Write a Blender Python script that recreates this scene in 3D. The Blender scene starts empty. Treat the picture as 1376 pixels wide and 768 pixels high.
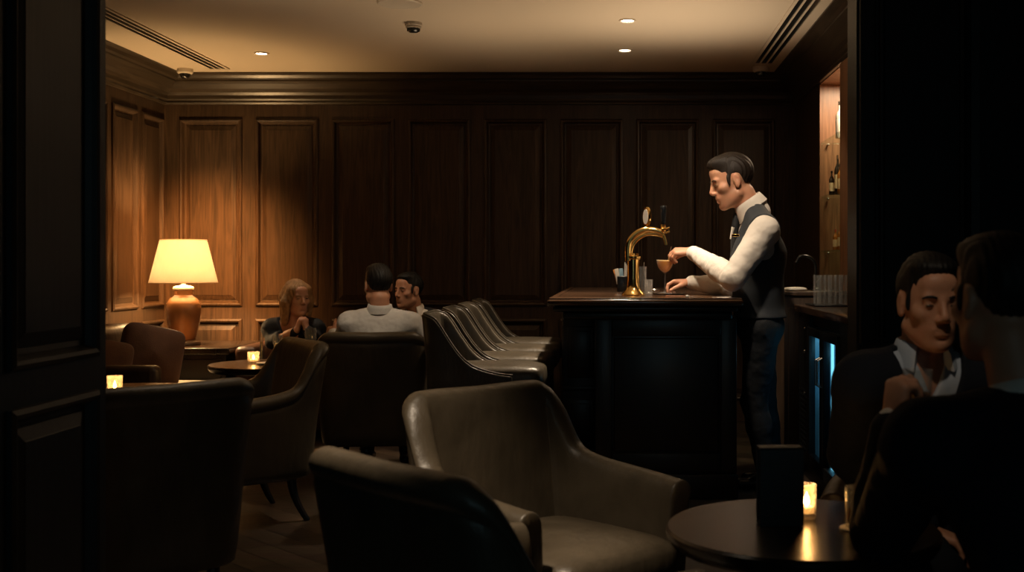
import bpy, bmesh, math, random
import numpy as np
from mathutils import Vector, Matrix
random.seed(7); np.random.seed(7)
PI = math.pi
scene = bpy.context.scene
COL = scene.collection
# ------------------------------------------------------------------ camera
F, CX, CY, EYE = 40/36*1376, 830.0, 352.0, 1.25
cam_d = bpy.data.cameras.new('camera'); cam = bpy.data.objects.new('camera', cam_d); COL.objects.link(cam)
cam.location = (0, 0, EYE); cam.rotation_euler = (PI/2, 0, 0)
cam_d.lens = 40; cam_d.sensor_width = 36
cam_d.shift_x = (688-CX)/1376; cam_d.shift_y = (CY-384)/1376
cam_d.clip_start = 0.05
cam_d.dof.use_dof = True; cam_d.dof.focus_distance = 6.2; cam_d.dof.aperture_fstop = 4.5
scene.camera = cam

def P(px, py, D):
    """world point seen at photo pixel px,py at depth D"""
    return Vector(((px-CX)/F*D, D, EYE-(py-CY)/F*D))

# ------------------------------------------------------------------ materials
def newmat(name):
    m = bpy.data.materials.new(name); m.use_nodes = True
    nt = m.node_tree; b = nt.nodes['Principled BSDF']
    return m, nt, b
def simple(name, col, rough=.5, metal=0, spec=.5, bump=0, bscale=60, var=0, vscale=8, coat=0, emis=None, es=0, sheen=0):
    m, nt, b = newmat(name)
    b.inputs['Base Color'].default_value = (*col, 1); b.inputs['Roughness'].default_value = rough
    b.inputs['Metallic'].default_value = metal; b.inputs['Specular IOR Level'].default_value = spec
    b.inputs['Coat Weight'].default_value = coat
    if sheen: b.inputs['Sheen Weight'].default_value = sheen
    if emis: b.inputs['Emission Color'].default_value = (*emis, 1); b.inputs['Emission Strength'].default_value = es
    tc = nt.nodes.new('ShaderNodeTexCoord')
    if var:
        n = nt.nodes.new('ShaderNodeTexNoise'); n.inputs['Scale'].default_value = vscale; n.inputs['Detail'].default_value = 5
        nt.links.new(tc.outputs['Object'], n.inputs['Vector'])
        r = nt.nodes.new('ShaderNodeValToRGB')
        r.color_ramp.elements[0].position = .3; r.color_ramp.elements[1].position = .7
        r.color_ramp.elements[0].color = (*[c*(1-var) for c in col], 1); r.color_ramp.elements[1].color = (*[min(1, c*(1+var)) for c in col], 1)
        nt.links.new(n.outputs['Fac'], r.inputs['Fac']); nt.links.new(r.outputs['Color'], b.inputs['Base Color'])
    if bump:
        n2 = nt.nodes.new('ShaderNodeTexNoise'); n2.inputs['Scale'].default_value = bscale; n2.inputs['Detail'].default_value = 4
        nt.links.new(tc.outputs['Object'], n2.inputs['Vector'])
        bp = nt.nodes.new('ShaderNodeBump'); bp.inputs['Strength'].default_value = bump; bp.inputs['Distance'].default_value = .01
        nt.links.new(n2.outputs['Fac'], bp.inputs['Height']); nt.links.new(bp.outputs['Normal'], b.inputs['Normal'])
    return m
def wood(name, c1, c2, rough=.35, stretch=(14, 14, .9), coat=.2, spec=.5):
    m, nt, b = newmat(name); b.inputs['Specular IOR Level'].default_value = spec
    tc = nt.nodes.new('ShaderNodeTexCoord'); mp = nt.nodes.new('ShaderNodeMapping'); mp.inputs['Scale'].default_value = stretch
    nt.links.new(tc.outputs['Object'], mp.inputs['Vector'])
    n = nt.nodes.new('ShaderNodeTexNoise'); n.inputs['Scale'].default_value = 2.2; n.inputs['Detail'].default_value = 8; n.inputs['Distortion'].default_value = 1.6
    nt.links.new(mp.outputs['Vector'], n.inputs['Vector'])
    r = nt.nodes.new('ShaderNodeValToRGB'); e = r.color_ramp.elements
    e[0].position = .32; e[1].position = .72; e[0].color = (*c1, 1); e[1].color = (*c2, 1)
    nt.links.new(n.outputs['Fac'], r.inputs['Fac']); nt.links.new(r.outputs['Color'], b.inputs['Base Color'])
    bp = nt.nodes.new('ShaderNodeBump'); bp.inputs['Strength'].default_value = .12; bp.inputs['Distance'].default_value = .004
    nt.links.new(n.outputs['Fac'], bp.inputs['Height']); nt.links.new(bp.outputs['Normal'], b.inputs['Normal'])
    b.inputs['Roughness'].default_value = rough; b.inputs['Coat Weight'].default_value = coat; b.inputs['Coat Roughness'].default_value = .25
    return m
def leather(name, c, rough=.42):
    m, nt, b = newmat(name)
    tc = nt.nodes.new('ShaderNodeTexCoord')
    n = nt.nodes.new('ShaderNodeTexNoise'); n.inputs['Scale'].default_value = 5; n.inputs['Detail'].default_value = 7; n.inputs['Distortion'].default_value = .8
    nt.links.new(tc.outputs['Object'], n.inputs['Vector'])
    r = nt.nodes.new('ShaderNodeValToRGB'); e = r.color_ramp.elements
    e[0].position = .3; e[1].position = .75; e[0].color = (*[x*.72 for x in c], 1); e[1].color = (*[x*1.25 for x in c], 1)
    nt.links.new(n.outputs['Fac'], r.inputs['Fac']); nt.links.new(r.outputs['Color'], b.inputs['Base Color'])
    r2 = nt.nodes.new('ShaderNodeMapRange'); r2.inputs['To Min'].default_value = rough-.1; r2.inputs['To Max'].default_value = rough+.12
    nt.links.new(n.outputs['Fac'], r2.inputs['Value']); nt.links.new(r2.outputs['Result'], b.inputs['Roughness'])
    v = nt.nodes.new('ShaderNodeTexVoronoi'); v.inputs['Scale'].default_value = 260
    nt.links.new(tc.outputs['Object'], v.inputs['Vector'])
    n3 = nt.nodes.new('ShaderNodeTexNoise'); n3.inputs['Scale'].default_value = 9; n3.inputs['Detail'].default_value = 3
    mp = nt.nodes.new('ShaderNodeMapping'); mp.inputs['Scale'].default_value = (1.6, 1.6, .5)
    nt.links.new(tc.outputs['Object'], mp.inputs['Vector']); nt.links.new(mp.outputs['Vector'], n3.inputs['Vector'])
    b1 = nt.nodes.new('ShaderNodeBump'); b1.inputs['Strength'].default_value = .15; b1.inputs['Distance'].default_value = .002
    b2 = nt.nodes.new('ShaderNodeBump'); b2.inputs['Strength'].default_value = .35; b2.inputs['Distance'].default_value = .02
    nt.links.new(v.outputs['Distance'], b1.inputs['Height']); nt.links.new(n3.outputs['Fac'], b2.inputs['Height'])
    nt.links.new(b2.outputs['Normal'], b1.inputs['Normal']); nt.links.new(b1.outputs['Normal'], b.inputs['Normal'])
    return m
def glass(name, col=(1, 1, 1), rough=.02, ior=1.45, bump=0, bscale=40):
    m, nt, b = newmat(name)
    b.inputs['Base Color'].default_value = (*col, 1); b.inputs['Roughness'].default_value = rough
    b.inputs['Transmission Weight'].default_value = 1; b.inputs['IOR'].default_value = ior
    if bump:
        tc = nt.nodes.new('ShaderNodeTexCoord'); v = nt.nodes.new('ShaderNodeTexVoronoi'); v.inputs['Scale'].default_value = bscale
        nt.links.new(tc.outputs['Object'], v.inputs['Vector'])
        bp = nt.nodes.new('ShaderNodeBump'); bp.inputs['Strength'].default_value = bump; bp.inputs['Distance'].default_value = .01
        nt.links.new(v.outputs['Distance'], bp.inputs['Height']); nt.links.new(bp.outputs['Normal'], b.inputs['Normal'])
    return m
def pane(name, tint=(1, 1, 1), gloss=.1, grough=.05):
    m = bpy.data.materials.new(name); m.use_nodes = True; nt = m.node_tree; nt.nodes.clear()
    o = nt.nodes.new('ShaderNodeOutputMaterial'); mx = nt.nodes.new('ShaderNodeMixShader')
    t = nt.nodes.new('ShaderNodeBsdfTransparent'); t.inputs['Color'].default_value = (*tint, 1)
    g = nt.nodes.new('ShaderNodeBsdfGlossy'); g.inputs['Roughness'].default_value = grough
    mx.inputs['Fac'].default_value = gloss
    nt.links.new(t.outputs[0], mx.inputs[1]); nt.links.new(g.outputs[0], mx.inputs[2]); nt.links.new(mx.outputs[0], o.inputs['Surface'])
    return m
def thin_glass(name, tint=(.97, .98, .97), haze=.03, bump=0, bscale=40):
    m = bpy.data.materials.new(name); m.use_nodes = True; nt = m.node_tree; nt.nodes.clear(); N = nt.nodes.new; K = nt.links.new
    o = N('ShaderNodeOutputMaterial'); t = N('ShaderNodeBsdfTransparent'); t.inputs['Color'].default_value = (*tint, 1)
    g = N('ShaderNodeBsdfGlossy'); g.inputs['Roughness'].default_value = .04
    d = N('ShaderNodeBsdfTranslucent'); d.inputs['Color'].default_value = (*[c*.9 for c in tint], 1)
    ed = N('ShaderNodeMixShader'); ed.inputs['Fac'].default_value = .45; K(g.outputs[0], ed.inputs[1]); d2 = N('ShaderNodeBsdfDiffuse'); d2.inputs['Color'].default_value = (.8, .8, .8, 1); K(d2.outputs[0], ed.inputs[2])  # white diffuse mixed into the edges stands in for refracted light
    lw = N('ShaderNodeLayerWeight'); lw.inputs['Blend'].default_value = .3; mr = N('ShaderNodeMapRange'); mr.inputs['To Min'].default_value = .03; mr.inputs['To Max'].default_value = .6
    K(lw.outputs['Facing'], mr.inputs['Value']); a = N('ShaderNodeMixShader'); b = N('ShaderNodeMixShader'); a.inputs['Fac'].default_value = haze
    K(t.outputs[0], a.inputs[1]); K(d.outputs[0], a.inputs[2]); K(mr.outputs[0], b.inputs['Fac']); K(a.outputs[0], b.inputs[1]); K(ed.outputs[0], b.inputs[2]); K(b.outputs[0], o.inputs['Surface'])
    if bump:
        tc = N('ShaderNodeTexCoord'); v = N('ShaderNodeTexVoronoi'); v.inputs['Scale'].default_value = bscale; bp = N('ShaderNodeBump'); bp.inputs['Strength'].default_value = bump; bp.inputs['Distance'].default_value = .01
        K(tc.outputs['Object'], v.inputs['Vector']); K(v.outputs['Distance'], bp.inputs['Height']); K(bp.outputs['Normal'], g.inputs['Normal']); K(bp.outputs['Normal'], d.inputs['Normal'])
        K(bp.outputs['Normal'], lw.inputs['Normal'])
    return m
def shade_mat(name, col):
    m = bpy.data.materials.new(name); m.use_nodes = True; nt = m.node_tree; nt.nodes.clear()
    o = nt.nodes.new('ShaderNodeOutputMaterial'); mx = nt.nodes.new('ShaderNodeMixShader')
    d = nt.nodes.new('ShaderNodeBsdfDiffuse'); t = nt.nodes.new('ShaderNodeBsdfTranslucent')
    n = nt.nodes.new('ShaderNodeTexNoise'); n.inputs['Scale'].default_value = 6
    tc = nt.nodes.new('ShaderNodeTexCoord'); mp = nt.nodes.new('ShaderNodeMapping'); mp.inputs['Scale'].default_value = (12, 12, 1)
    nt.links.new(tc.outputs['Object'], mp.inputs['Vector']); nt.links.new(mp.outputs['Vector'], n.inputs['Vector'])
    r = nt.nodes.new('ShaderNodeValToRGB'); r.color_ramp.elements[0].color = (*[c*.93 for c in col], 1); r.color_ramp.elements[1].color = (*col, 1)
    nt.links.new(n.outputs['Fac'], r.inputs['Fac'])
    nt.links.new(r.outputs['Color'], d.inputs['Color']); nt.links.new(r.outputs['Color'], t.inputs['Color'])
    mx.inputs['Fac'].default_value = .6
    nt.links.new(d.outputs[0], mx.inputs[1]); nt.links.new(t.outputs[0], mx.inputs[2]); nt.links.new(mx.outputs[0], o.inputs['Surface'])
    return m
def emit(name, col, s):
    return simple(name, (.02, .02, .02), .5, emis=col, es=s)

WALLW = wood('dark_panelling', (.024, .0142, .0082), (.062, .036, .020), .42, coat=.04, spec=.25)
CORN = wood('cornice_wood', (.022, .0155, .010), (.046, .032, .020), .36, (.9, .9, 14), .08, spec=.3)
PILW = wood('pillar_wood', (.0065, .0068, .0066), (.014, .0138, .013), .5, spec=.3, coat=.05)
BARW = wood('bar_wood', (.007, .005, .004), (.016, .010, .0065), .38)
TOPW = wood('counter_wood', (.05, .024, .012), (.12, .06, .03), .16, (1.2, 9, 9), .6)
TABW = wood('table_wood', (.016, .010, .0065), (.034, .021, .0135), .26, (3, 10, 3), .12, spec=.35)
NICHE = wood('niche_oak', (.16, .075, .035), (.34, .17, .085), .45)
LEA = leather('olive_leather', (.088, .068, .044), .40)
LEAS = leather('stool_leather', (.072, .058, .040), .33)
LEAB = leather('brown_leather', (.075, .03, .017), .38)
LEGW = wood('leg_wood', (.008, .006, .005), (.02, .013, .009), .35)
CEIL = simple('ceiling_paint', (.56, .47, .36), .75, bump=.03, bscale=90)
BRASS = simple('polished_brass', (.78, .50, .17), .16, 1, bump=.02, bscale=20)
BLACK = simple('black_plastic', (.008, .009, .010), .25)
BLKM = simple('black_metal', (.012, .013, .014), .4, .6)
STEEL = simple('brushed_steel', (.55, .53, .5), .25, 1)
CERAM = simple('amber_ceramic', (.30, .13, .05), .22, coat=.6, var=.14, vscale=9, bump=.03, bscale=25)
CERAM2 = simple('cream_cap', (.75, .62, .42), .35, var=.05)
SHADE = shade_mat('cream_shade', (.34, .30, .255))
VELVET = simple('brown_velvet', (.10, .042, .018), .85, bump=.2, bscale=120, var=.25, sheen=.05)
CREAM = simple('cream_upholstery', (.50, .42, .30), .75, bump=.15, bscale=140, var=.1)
SOFAL = leather('dark_brown_sofa_leather', (.035, .02, .013), .38)
GLASS = thin_glass('clear_glass'); HIGHB = thin_glass('highball_clear_glass', haze=.03); CRYST = thin_glass('cut_crystal', haze=.10, bump=.9, bscale=110)
VOTIVE = thin_glass('votive_glass', (1, .93, .82), haze=.14, bump=.8, bscale=90)
PANE = pane('clear_pane', (.93, .97, .95), .08)
WHISKY = glass('whisky', (.85, .38, .06), .02, 1.36)
WINE = glass('white_wine', (.98, .85, .5), .02, 1.34)
DRINK = simple('peach_cocktail', (1.0, .40, .05), .35, var=.08)
_d = DRINK.node_tree.nodes['Principled BSDF']; _d.inputs['Subsurface Weight'].default_value = .0; _d.inputs['Subsurface Radius'].default_value = (1, .6, .25); _d.inputs['Subsurface Scale'].default_value = .04
FOAM = simple('pale_foam', (.95, .58, .22), .6)
WAX = simple('wax', (.85, .7, .45), .5, emis=(1, .5, .15), es=.6)
FLAME = emit('flame', (1, .58, .2), 30)
WHITE = simple('white_paper', (.72, .68, .6), .7)
PORC = simple('white_porcelain', (.75, .73, .68), .2)
SKIN = simple('skin', (.56, .275, .165), .5, var=.06, vscale=18, bump=.05, bscale=120)
SKIN.node_tree.nodes['Principled BSDF'].inputs['Subsurface Weight'].default_value = .12
SKIN.node_tree.nodes['Principled BSDF'].inputs['Subsurface Scale'].default_value = .01

# ------------------------------------------------------------------ object helpers
def link(name, verts, faces, mat, parent=None, smooth=True, loc=None, auto=None):
    me = bpy.data.meshes.new(name); me.from_pydata([tuple(v) for v in verts], [], [tuple(f) for f in faces])
    me.materials.append(mat); me.update()
    bm = bmesh.new(); bm.from_mesh(me); bmesh.ops.recalc_face_normals(bm, faces=bm.faces); bm.to_mesh(me); bm.free()
    if smooth:
        me.shade_smooth()
        if auto is not None: me.set_sharp_from_angle(angle=math.radians(auto))
    o = bpy.data.objects.new(name, me); COL.objects.link(o)
    if parent is not None: o.parent = parent
    if loc is not None: o.location = loc
    return o
def empty(name, loc=(0, 0, 0), rz=0):
    o = bpy.data.objects.new(name, None); COL.objects.link(o); o.location = loc; o.rotation_euler = (0, 0, rz); o.empty_display_size = .1
    return o
def tag(o, label, cat, group=None):
    o['label'] = label; o['category'] = cat
    if group: o['group'] = group
    return o
def struct(o): o['kind'] = 'structure'; return o
def subsurf(o, lv=1):
    m = o.modifiers.new('s', 'SUBSURF'); m.levels = lv; m.render_levels = lv; return o
class MB:
    def __init__(s): s.v = []; s.f = []
    def add(s, v, f):
        n = len(s.v); s.v += [tuple(x) for x in v]; s.f += [tuple(i+n for i in q) for q in f]; return s
    def box(s, x0, x1, y0, y1, z0, z1, b=0):
        bm = bmesh.new(); bmesh.ops.create_cube(bm, size=1)
        for v in bm.verts: v.co = Vector(((x0+x1)/2+v.co.x*(x1-x0), (y0+y1)/2+v.co.y*(y1-y0), (z0+z1)/2+v.co.z*(z1-z0)))
        if b: bmesh.ops.bevel(bm, geom=bm.edges[:], offset=b, segments=3, affect='EDGES', profile=.5)
        bm.verts.ensure_lookup_table(); s.add([v.co[:] for v in bm.verts], [[v.index for v in f.verts] for f in bm.faces]); bm.free(); return s
    def lathe(s, prof, c=(0, 0, 0), seg=40, sx=1, sy=1):
        v = []; f = []; n = len(prof)
        for r, z in prof:
            for k in range(seg):
                a = 2*PI*k/seg; v.append((c[0]+r*sx*math.cos(a), c[1]+r*sy*math.sin(a), c[2]+z))
        for i in range(n-1):
            for k in range(seg):
                f.append((i*seg+k, i*seg+(k+1) % seg, (i+1)*seg+(k+1) % seg, (i+1)*seg+k))
        if prof[0][0] > 1e-5: f.append(tuple(range(seg))[::-1])
        if prof[-1][0] > 1e-5: f.append(tuple((n-1)*seg+k for k in range(seg)))
        s.add(v, f); return s
    def tube(s, pts, r, seg=12, closed=False):
        pts = [Vector(p) for p in pts]; n = len(pts); rs = r if isinstance(r, (list, tuple)) else [r]*n
        v = []; f = []; t0 = None; nrm = None
        for i in range(n):
            a = pts[(i-1) % n] if (closed or i > 0) else pts[i]; b = pts[(i+1) % n] if (closed or i < n-1) else pts[i]
            t = (b-a).normalized()
            if nrm is None:
                h = Vector((0, 0, 1)) if abs(t.z) < .9 else Vector((1, 0, 0)); nrm = (h-t*h.dot(t)).normalized()
            else: nrm = (nrm-t*nrm.dot(t)).normalized()
            bn = t.cross(nrm)
            for k in range(seg):
                an = 2*PI*k/seg; v.append(pts[i]+(nrm*math.cos(an)+bn*math.sin(an))*rs[i])
        for i in range(n if closed else n-1):
            j = (i+1) % n
            for k in range(seg): f.append((i*seg+k, i*seg+(k+1) % seg, j*seg+(k+1) % seg, j*seg+k))
        if not closed: f.append(tuple(range(seg))[::-1]); f.append(tuple((n-1)*seg+k for k in range(seg)))
        s.add(v, f); return s
    def build(s, name, mat, parent=None, loc=None, smooth=True, auto=35):
        return link(name, s.v, s.f, mat, parent, smooth, loc, auto)
def catmull(pts, per=6):
    pts = [np.array(p, float) for p in pts]; q = [2*pts[0]-pts[1]]+pts+[2*pts[-1]-pts[-2]]; out = []
    for i in range(1, len(q)-2):
        a, b, c, d = q[i-1], q[i], q[i+1], q[i+2]
        for k in range(per):
            t = k/per; out.append(.5*((2*b)+(c-a)*t+(2*a-5*b+4*c-d)*t*t+(3*b-a-3*c+d)*t**3))
    out.append(pts[-1]); return out
def cushion(w, d, h, e=.35, n=24, crown=.25):
    """soft block, superellipsoid; centred"""
    v = []; f = []; m = n//2
    sg = lambda x, p: math.copysign(abs(x)**p, x)
    for i in range(m+1):
        ph = -PI/2+PI*i/m
        for k in range(2*n):
            th = 2*PI*k/(2*n)
            x = sg(math.cos(ph), e)*sg(math.cos(th), e); y = sg(math.cos(ph), e)*sg(math.sin(th), e); z = sg(math.sin(ph), e*1.6)
            z *= 1+crown*(1-x*x)*(1-y*y)
            v.append((x*w/2, y*d/2, z*h/2))
    W = 2*n
    for i in range(m):
        for k in range(W): f.append((i*W+k, i*W+(k+1) % W, (i+1)*W+(k+1) % W, (i+1)*W+k))
    return v, f
def copy_tree(o, parent=None):
    c = o.copy(); COL.objects.link(c); c.parent = parent
    for ch in list(o.children): copy_tree(ch, c)
    return c
def lamp(name, kind, loc, energy, col, size=.05, rot=None, target=None, **kw):
    d = bpy.data.lights.new(name, kind); d.energy = energy; d.color = col
    o = bpy.data.objects.new(name, d); COL.objects.link(o); o.location = loc
    if kind == 'AREA': d.size = size
    else: d.shadow_soft_size = size
    for k, v in kw.items(): setattr(d, k, v)
    if target is not None: o.rotation_euler = (Vector(target)-Vector(loc)).to_track_quat('-Z', 'Y').to_euler()
    if rot is not None: o.rotation_euler = rot
    return o

# ------------------------------------------------------------------ the room shell
ZC = 2.71; XL, XR, YB = -3.56, 1.40, 8.94
def panel_wall(name, u_len, z0, z1, panels, to_world, mat=WALLW, thick=.12):
    """relief of framed panels; panels = (u0,u1,v0,v1); to_world(u, v, out) -> xyz"""
    us = sorted({0, u_len, *[p[0] for p in panels], *[p[1] for p in panels]}); vs = sorted({z0, z1, *[p[2] for p in panels], *[p[3] for p in panels]})
    mb = MB()
    for i in range(len(us)-1):
        for j in range(len(vs)-1):
            cu, cv = (us[i]+us[i+1])/2, (vs[j]+vs[j+1])/2
            if any(p[0] < cu < p[1] and p[2] < cv < p[3] for p in panels): continue
            mb.add([to_world(us[i], vs[j], 0), to_world(us[i+1], vs[j], 0), to_world(us[i+1], vs[j+1], 0), to_world(us[i], vs[j+1], 0)], [(0, 1, 2, 3)])
    prof = [(0, 0), (.002, .012), (.014, .018), (.024, .014), (.030, .002), (.036, -.014), (.05, -.016), (.053, -.012), (.085, -.002), (.088, .0)]
    for (a, b, c, d) in panels:
        rings = []
        for (i, o) in prof: rings.append([to_world(a+i, c+i, o), to_world(b-i, c+i, o), to_world(b-i, d-i, o), to_world(a+i, d-i, o)])
        v = [p for r in rings for p in r]; f = []
        for r in range(len(rings)-1):
            for k in range(4): f.append((r*4+k, r*4+(k+1) % 4, r*4+4+(k+1) % 4, r*4+4+k))
        n = (len(rings)-1)*4; f.append((n, n+1, n+2, n+3)); mb.add(v, f)
    # body of the wall behind the relief
    c = [to_world(u, v, o) for o in (-.025, -thick) for (u, v) in ((0, z0), (u_len, z0), (u_len, z1), (0, z1))]
    mb.add(c, [(0, 1, 2, 3), (4, 5, 6, 7), (0, 1, 5, 4), (1, 2, 6, 5), (2, 3, 7, 6), (3, 0, 4, 7)])
    return struct(mb.build(name, mat, smooth=False))
# back wall: nine bays of tall panels over low ones, taken from the photo's spacing
s_b = F/YB
pan = []
for k in range(8):
    u0 = (241+102.3*k-CX)/s_b-XL; u1 = u0+84.5/s_b
    pan += [(u0, u1, .905, 2.375), (u0, u1, .17, .805)]
panel_wall('wall_back', XR-XL, 0, ZC, pan, lambda u, v, o: (XL+u, YB-o, v))
pan = []
for (a, b) in ((3.0, 3.47), (3.55, 4.02), (4.10, 4.57), (4.65, 5.08), (5.15, 5.56)):
    pan += [(a, b, .905, 2.375), (a, b, .17, .805)]
YL0 = 3.35
panel_wall('wall_left', YB-YL0, 0, ZC, pan, lambda u, v, o: (XL+o, YL0+u, v))
# right wall with the back-bar niche
NY0, NY1, NZ0, NZ1, NX = 7.08, 7.92, .98, 2.50, 1.78
mb = MB()
for (a, b, c, d) in ((4.9, NY0, 0, ZC), (NY1, YB, 0, ZC), (NY0, NY1, NZ1, ZC), (NY0, NY1, 0, NZ0)): mb.box(XR, XR+.5, a, b, c, d)
struct(mb.build('wall_right', WALLW, smooth=False))
mb = MB(); mb.box(NX, NX+.02, NY0, NY1, NZ0, NZ1); mb.box(XR+.004, NX, NY1-.02, NY1-.001, NZ0, NZ1); mb.box(XR+.004, NX, NY0+.001, NY0+.02, NZ0, NZ1); mb.box(XR+.004, NX, NY0+.02, NY1-.02, NZ1-.02, NZ1-.001)
struct(mb.build('trim_1', NICHE, smooth=False))
mb = MB(); mb.box(XR-.022, XR-.001, NY0-.46, NY0-.02, NZ0+.03, NZ1-.02, .004)
struct(mb.build('trim_2', NICHE, smooth=False, auto=None))
# foreground partition on the left (its panelled side runs along the view) and the right pillar wall
XP = -1.44
pan = [(.45, 1.0, .99, 3.05), (.45, 1.0, .16, .90), (1.08, 1.30, .99, 3.05), (1.08, 1.30, .16, .90), (1.40, 1.98, .99, 3.05), (1.40, 1.98, .16, .90), (2.06, 2.62, .99, 3.05), (2.06, 2.62, .16, .90), (2.68, 3.14, .99, 3.05), (2.68, 3.14, .16, .90)]
pan = [(a, b, c, min(d, 2.55)) for a, b, c, d in pan]
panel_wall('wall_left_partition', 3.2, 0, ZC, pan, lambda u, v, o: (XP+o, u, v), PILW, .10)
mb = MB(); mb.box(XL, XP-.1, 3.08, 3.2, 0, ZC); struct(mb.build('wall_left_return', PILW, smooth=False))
YP = 4.6
X0 = (1151-CX)/F*YP
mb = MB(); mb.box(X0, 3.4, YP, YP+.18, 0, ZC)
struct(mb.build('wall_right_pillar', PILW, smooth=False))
def px_x(px): return (px-CX)/F*YP
mb = MB()
mb.box(px_x(1154), px_x(1175), YP-.03, YP, .0, ZC-.001, .006); mb.box(px_x(1180), px_x(1187), YP-.035, YP, 0, ZC-.001, .008)
struct(mb.build('trim_3', PILW, smooth=False, auto=None))
pan = [(.30, .95, 1.02, 2.5), (.30, .95, .16, .84), (1.1, 1.75, 1.02, 2.5), (1.1, 1.75, .16, .84)]
xx = px_x(1187)
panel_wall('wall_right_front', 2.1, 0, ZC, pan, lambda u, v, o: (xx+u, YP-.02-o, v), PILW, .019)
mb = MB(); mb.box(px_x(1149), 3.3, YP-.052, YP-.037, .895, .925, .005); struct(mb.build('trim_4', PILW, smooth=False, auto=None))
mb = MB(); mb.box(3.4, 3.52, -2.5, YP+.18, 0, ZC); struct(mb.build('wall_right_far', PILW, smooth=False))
mb = MB(); mb.box(-3.7, 3.6, -2.62, -2.5, 0, ZC); struct(mb.build('wall_front', PILW, smooth=False))
mb = MB(); mb.box(XL-.12, 3.6, -2.6, YB+.12, ZC, ZC+.1); struct(mb.build('ceiling', CEIL, smooth=False))
# floor: dark parquet laid on the diagonal
m, nt, b = newmat('parquet'); tc = nt.nodes.new('ShaderNodeTexCoord'); mp = nt.nodes.new('ShaderNodeMapping'); mp.inputs['Rotation'].default_value = (0, 0, PI/4)
nt.links.new(tc.outputs['Object'], mp.inputs['Vector']); br = nt.nodes.new('ShaderNodeTexBrick'); br.inputs['Scale'].default_value = 1
br.inputs['Brick Width'].default_value = .62; br.inputs['Row Height'].default_value = .13; br.inputs['Mortar Size'].default_value = .003
br.inputs['Color1'].default_value = (.045, .031, .021, 1); br.inputs['Color2'].default_value = (.10, .068, .045, 1); br.inputs['Mortar'].default_value = (.008, .005, .004, 1); br.offset = .5
nt.links.new(mp.outputs['Vector'], br.inputs['Vector'])
n = nt.nodes.new('ShaderNodeTexNoise'); n.inputs['Scale'].default_value = 3; n.inputs['Detail'].default_value = 8; mp2 = nt.nodes.new('ShaderNodeMapping'); mp2.inputs['Scale'].default_value = (1, 12, 1); mp2.inputs['Rotation'].default_value = (0, 0, PI/4)
nt.links.new(tc.outputs['Object'], mp2.inputs['Vector']); nt.links.new(mp2.outputs['Vector'], n.inputs['Vector'])
mx = nt.nodes.new('ShaderNodeMixRGB'); mx.blend_type = 'MULTIPLY'; mx.inputs['Fac'].default_value = .55
nt.links.new(br.outputs['Color'], mx.inputs[1]); nt.links.new(n.outputs['Color'], mx.inputs[2]); nt.links.new(mx.outputs[0], b.inputs['Base Color'])
mr = nt.nodes.new('ShaderNodeMapRange'); mr.inputs['To Min'].default_value = .28; mr.inputs['To Max'].default_value = .5; nt.links.new(n.outputs['Fac'], mr.inputs['Value']); nt.links.new(mr.outputs[0], b.inputs['Roughness'])
bp = nt.nodes.new('ShaderNodeBump'); bp.inputs['Strength'].default_value = .3; bp.inputs['Distance'].default_value = .004; nt.links.new(n.outputs['Fac'], bp.inputs['Height']); nt.links.new(bp.outputs['Normal'], b.inputs['Normal'])
mb = MB(); mb.box(XL-.12, 3.6, -2.6, YB+.12, -.1, 0); struct(mb.build('floor', m, smooth=False))
# cornice
CP = [(0, 2.485), (.018, 2.487), (.026, 2.50), (.022, 2.515), (.03, 2.528), (.034, 2.555), (.05, 2.575), (.082, 2.598), (.118, 2.632), (.138, 2.648), (.14, 2.66), (.165, 2.668), (.182, 2.688), (.2, 2.70), (.2, 2.7095), (0, 2.7095)]
def cornice(name, fn):
    v = []; f = []; n = len(CP)
    for e in (0, 1):
        for (p, z) in CP: v.append(fn(e, p, z))
    for k in range(n): f.append((k, (k+1) % n, n+(k+1) % n, n+k))
    f += [tuple(range(n)), tuple(range(n, 2*n))]
    return struct(link(name, v, f, CORN, smooth=False))
cornice('trim_5', lambda e, p, z: ((XL+p, XR-p)[e], YB-p, z))
cornice('trim_6', lambda e, p, z: (XL+p, (YL0, YB-p)[e], z))
cornice('trim_7', lambda e, p, z: (XR-p, (4.9, YB-p)[e], z))
mb = MB(); mb.box(XL, XR, YB-.03, YB-.0195, 0, .13, .004); struct(mb.build('baseboard_back', WALLW, smooth=False, auto=None))
mb = MB(); mb.box(XL+.0195, XL+.03, YL0, YB-.03, 0, .13, .004); struct(mb.build('baseboard_left', WALLW, smooth=False, auto=None))

# ------------------------------------------------------------------ ceiling fittings
def vent(x0, x1, y0, y1, label):
    t = empty('linear_air_vent', ((x0+x1)/2, (y0+y1)/2, ZC)); w = (x1-x0)/2; l = (y1-y0)/2
    fr = MB(); fr.box(-w, -w+.02, -l, l, -.008, 0); fr.box(w-.02, w, -l, l, -.008, 0); fr.box(-w, w, l-.02, l, -.008, 0); fr.box(-w, w, -l, -l+.02, -.008, 0); fr.build('frame', CEIL, t, smooth=False)
    MB().box(-w+.018, w-.018, -l+.018, l-.018, -.002, 0).build('backing', BLACK, t, smooth=False)
    for q in (-.24, .24):
        MB().box(q*2*w*.62-.006, q*2*w*.62+.006, -l+.02, l-.02, -.007, -.001).build('slat', CEIL, t, smooth=False)
    tag(t, label, 'air vent')
vent(.985, 1.15, 5.2, 8.37, 'long slotted ceiling vent on the right, above the bartender')
vent(-3.08, -2.925, 4.2, 8.58, 'long slotted ceiling vent on the left, beside the left wall cornice')
GLOW = emit('downlight_glow', (1, .82, .58), 14)
TRIMW = simple('downlight_trim', (.6, .52, .42), .4)
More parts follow.
